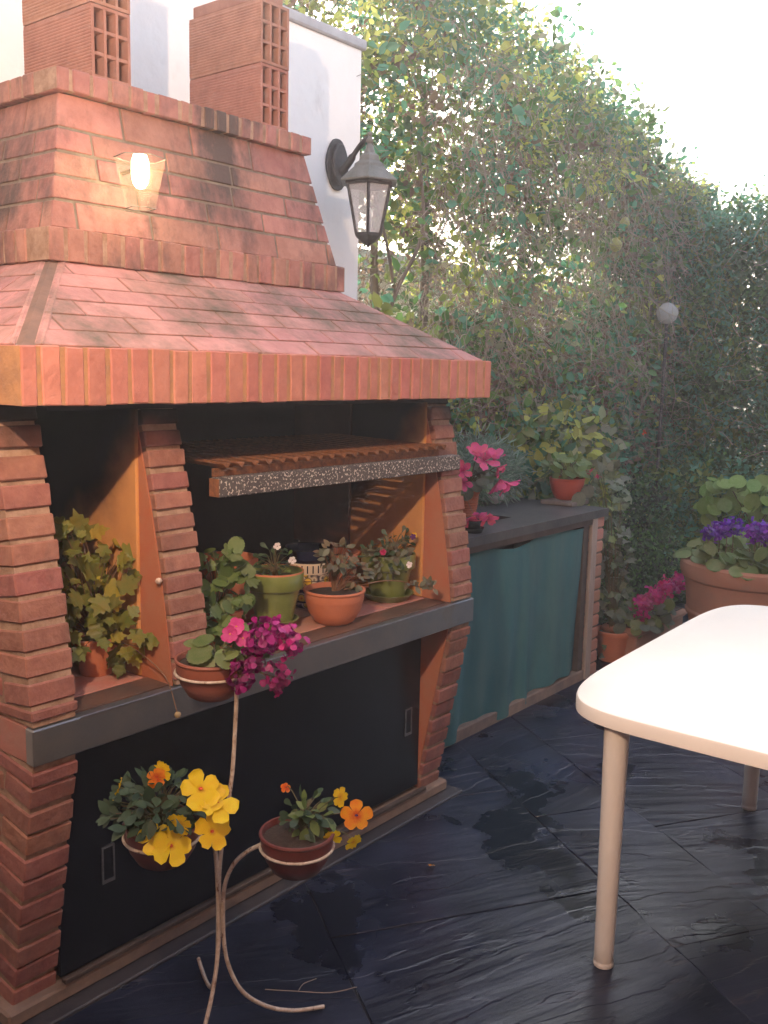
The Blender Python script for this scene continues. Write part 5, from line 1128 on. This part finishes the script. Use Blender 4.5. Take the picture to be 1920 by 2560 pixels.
for k in range(5):
    y = -1.2 + k * .6; MB().tube(smoothpath([(6.7, y, -.06), (6.68, y + .05, .8), (6.72, y - .05, 1.6), (6.7, y, 2.4)], 4), .035, 7).build('trunk', m_bark, eh, smooth=60)
S0 = [(rng.uniform(6.2, 6.7), rng.uniform(-1.5, 1.4), rng.uniform(.2, 2.6)) for _ in range(900)]
o = twigs_mesh(rng, S0, [(-.5, rng.normal(), rng.normal()) for _ in S0], .3, .003).build('twigs', m_twig, eh); tag(o, kind='stuff')

# small globe lamp on a thin post in front of the hedge corner
gl = thing('garden_lamp', 'small round glass garden lamp on a thin post in front of the hedge corner', 'lamp', (5.88, 1.04, -0.06))
MB().lathe([(0, .085), (.045, .072), (.08, .03), (.085, 0), (.07, -.045), (.035, -.075), (0, -.08)], 24).build('globe', glass_mat('globe_glass', (0.62, 0.60, 0.60), 0.08, 0.45), gl, smooth=80, loc=(5.88, 1.04, 2.05))
MB().tube([(5.88, 1.04, -.06), (5.88, 1.04, 1.975)], .012, 8).build('post', m_iron, gl, smooth=60)

# low shrubs under the hedge
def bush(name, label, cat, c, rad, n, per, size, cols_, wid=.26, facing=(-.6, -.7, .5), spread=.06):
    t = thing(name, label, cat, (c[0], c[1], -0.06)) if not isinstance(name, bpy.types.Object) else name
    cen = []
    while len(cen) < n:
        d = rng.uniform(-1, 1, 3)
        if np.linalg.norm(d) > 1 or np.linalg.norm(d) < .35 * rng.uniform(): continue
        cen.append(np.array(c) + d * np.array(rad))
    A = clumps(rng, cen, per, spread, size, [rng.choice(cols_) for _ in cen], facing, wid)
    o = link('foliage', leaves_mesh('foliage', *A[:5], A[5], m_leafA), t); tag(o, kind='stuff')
    return t
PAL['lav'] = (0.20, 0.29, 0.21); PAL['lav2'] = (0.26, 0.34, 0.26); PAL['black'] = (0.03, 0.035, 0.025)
bush(lb, '', '', (3.32, 1.00, 1.02), (0.36, 0.16, 0.17), 330, 40, .05, ['lav', 'lav2', 'lav'], wid=.07, facing=(-.5, -.6, .6))
MB().tube([(3.4, 1.12, -.06), (3.4, 1.11, .9)], .015, 6).build('trunk', m_bark, lb)
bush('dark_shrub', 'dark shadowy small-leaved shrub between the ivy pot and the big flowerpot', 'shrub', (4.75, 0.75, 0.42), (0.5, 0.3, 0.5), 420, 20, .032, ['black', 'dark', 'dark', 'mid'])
bush('leafy_shrub', 'leafy mixed green shrub spilling over the far end of the counter', 'shrub', (4.15, 0.95, 0.98), (0.52, 0.28, 0.46), 300, 9, .075, ['mid', 'olive', 'blue', 'yel', 'pale'], wid=.32)
bush('yellow_green_shrub', 'yellow green small-leaved shrub just right of the barbecue pier', 'shrub', (3.05, 1.22, 1.35), (0.55, 0.14, 0.33), 210, 10, .045, ['olive', 'yel', 'mid', 'blue'], wid=.28)
bush('groundcover_shrub', 'green shrub filling the bed below the far hedge', 'shrub', (5.75, 0.55, 0.45), (0.5, 0.8, 0.55), 420, 18, .045, ['dark', 'mid', 'blue', 'olive'])

# boundary wall and neighbour's roof seen through the gaps
o = thing('boundary_wall', 'reddish brown boundary wall glimpsed through the tangled hedge', 'wall', (5.0, 2.0, -0.06))
MB().box((2.41, 1.98, -0.06), (9.0, 2.12, 1.86)).build('wall_face', mat('old_red_wall', (.20, .10, .08), .9, (.26, .17, .13), 5, .5, 30), o)
MB().box((2.41, 1.95, 1.86), (9.0, 2.15, 1.92)).build('coping', m_coping, o)
o = thing('neighbour_shed', 'pale shed with a low grey roof edge showing through the hedge gaps', 'shed', (5.4, 3.2, -0.06))
MB().box((3.2, 3.2, -.06), (8.5, 5.0, 2.36)).build('wall', m_white, o)
MB().box((3.05, 2.95, 2.36), (8.7, 5.2, 2.50)).build('roof', m_coping, o)

# ================================================================== SMALL THINGS
def curved_petal(p, s, m_, name, label, cat):
    o = place_top(name, leaf_mesh(name, 'petal', m_, .5, .6), frame(p, (.8, .3, .15), (0, 0, 1), s)); tag(o, label, cat)
def place_top(name, me, mw):
    o = bpy.data.objects.new(name, me); C.objects.link(o); o.matrix_world = mw; WLOC[o] = mw.translation.copy(); return o
curved_petal((1.30, -0.21, -0.040), .030, m_pt_ora, 'petal', 'fallen orange petal lying on the dark slate floor', 'petal')
o = MB().tube(smoothpath([(0.50, -0.255, -.048), (0.55, -0.33, -.046), (0.60, -0.40, -.044), (0.665, -0.437, -.045)], 5), .0014, 4).build('twig', m_twig); tag(o, 'thin dry curved twig lying on the slate by the plant stand', 'twig')
o = MB().tube(smoothpath([(0.55, -0.33, -.045), (0.58, -0.32, -.044), (0.62, -0.33, -.045)], 5), .0012, 4).build('twig', m_twig); tag(o, 'short dry twig crossing the longer one on the slate', 'twig')
o = MB().tube(smoothpath([(1.02, .300, 1.798), (1.04, .285, 1.792), (1.07, .283, 1.79), (1.10, .270, 1.787)], 5), .0012, 4).build('tendril', m_lf_yel); tag(o, 'dry curled vine tendril lying on the hood bricks', 'tendril')

# ================================================================== HAZE volume standing in for window glare
hz = MB().box((-3.0, -5.0, -1.1), (10.0, 9.0, 4.75)).build('glare_haze', bpy.data.materials.new('glare_haze')); tag(hz, kind='stuff')
hm = hz.data.materials[0]; hm.use_nodes = True; nt = hm.node_tree; nt.nodes.clear()
v = nt.nodes.new('ShaderNodeVolumePrincipled'); v.inputs['Color'].default_value = (0.94, 0.93, 0.97, 1); v.inputs['Density'].default_value = 0.008; v.inputs['Anisotropy'].default_value = 0.35
nt.links.new(v.outputs[0], nt.nodes.new('ShaderNodeOutputMaterial').inputs['Volume'])
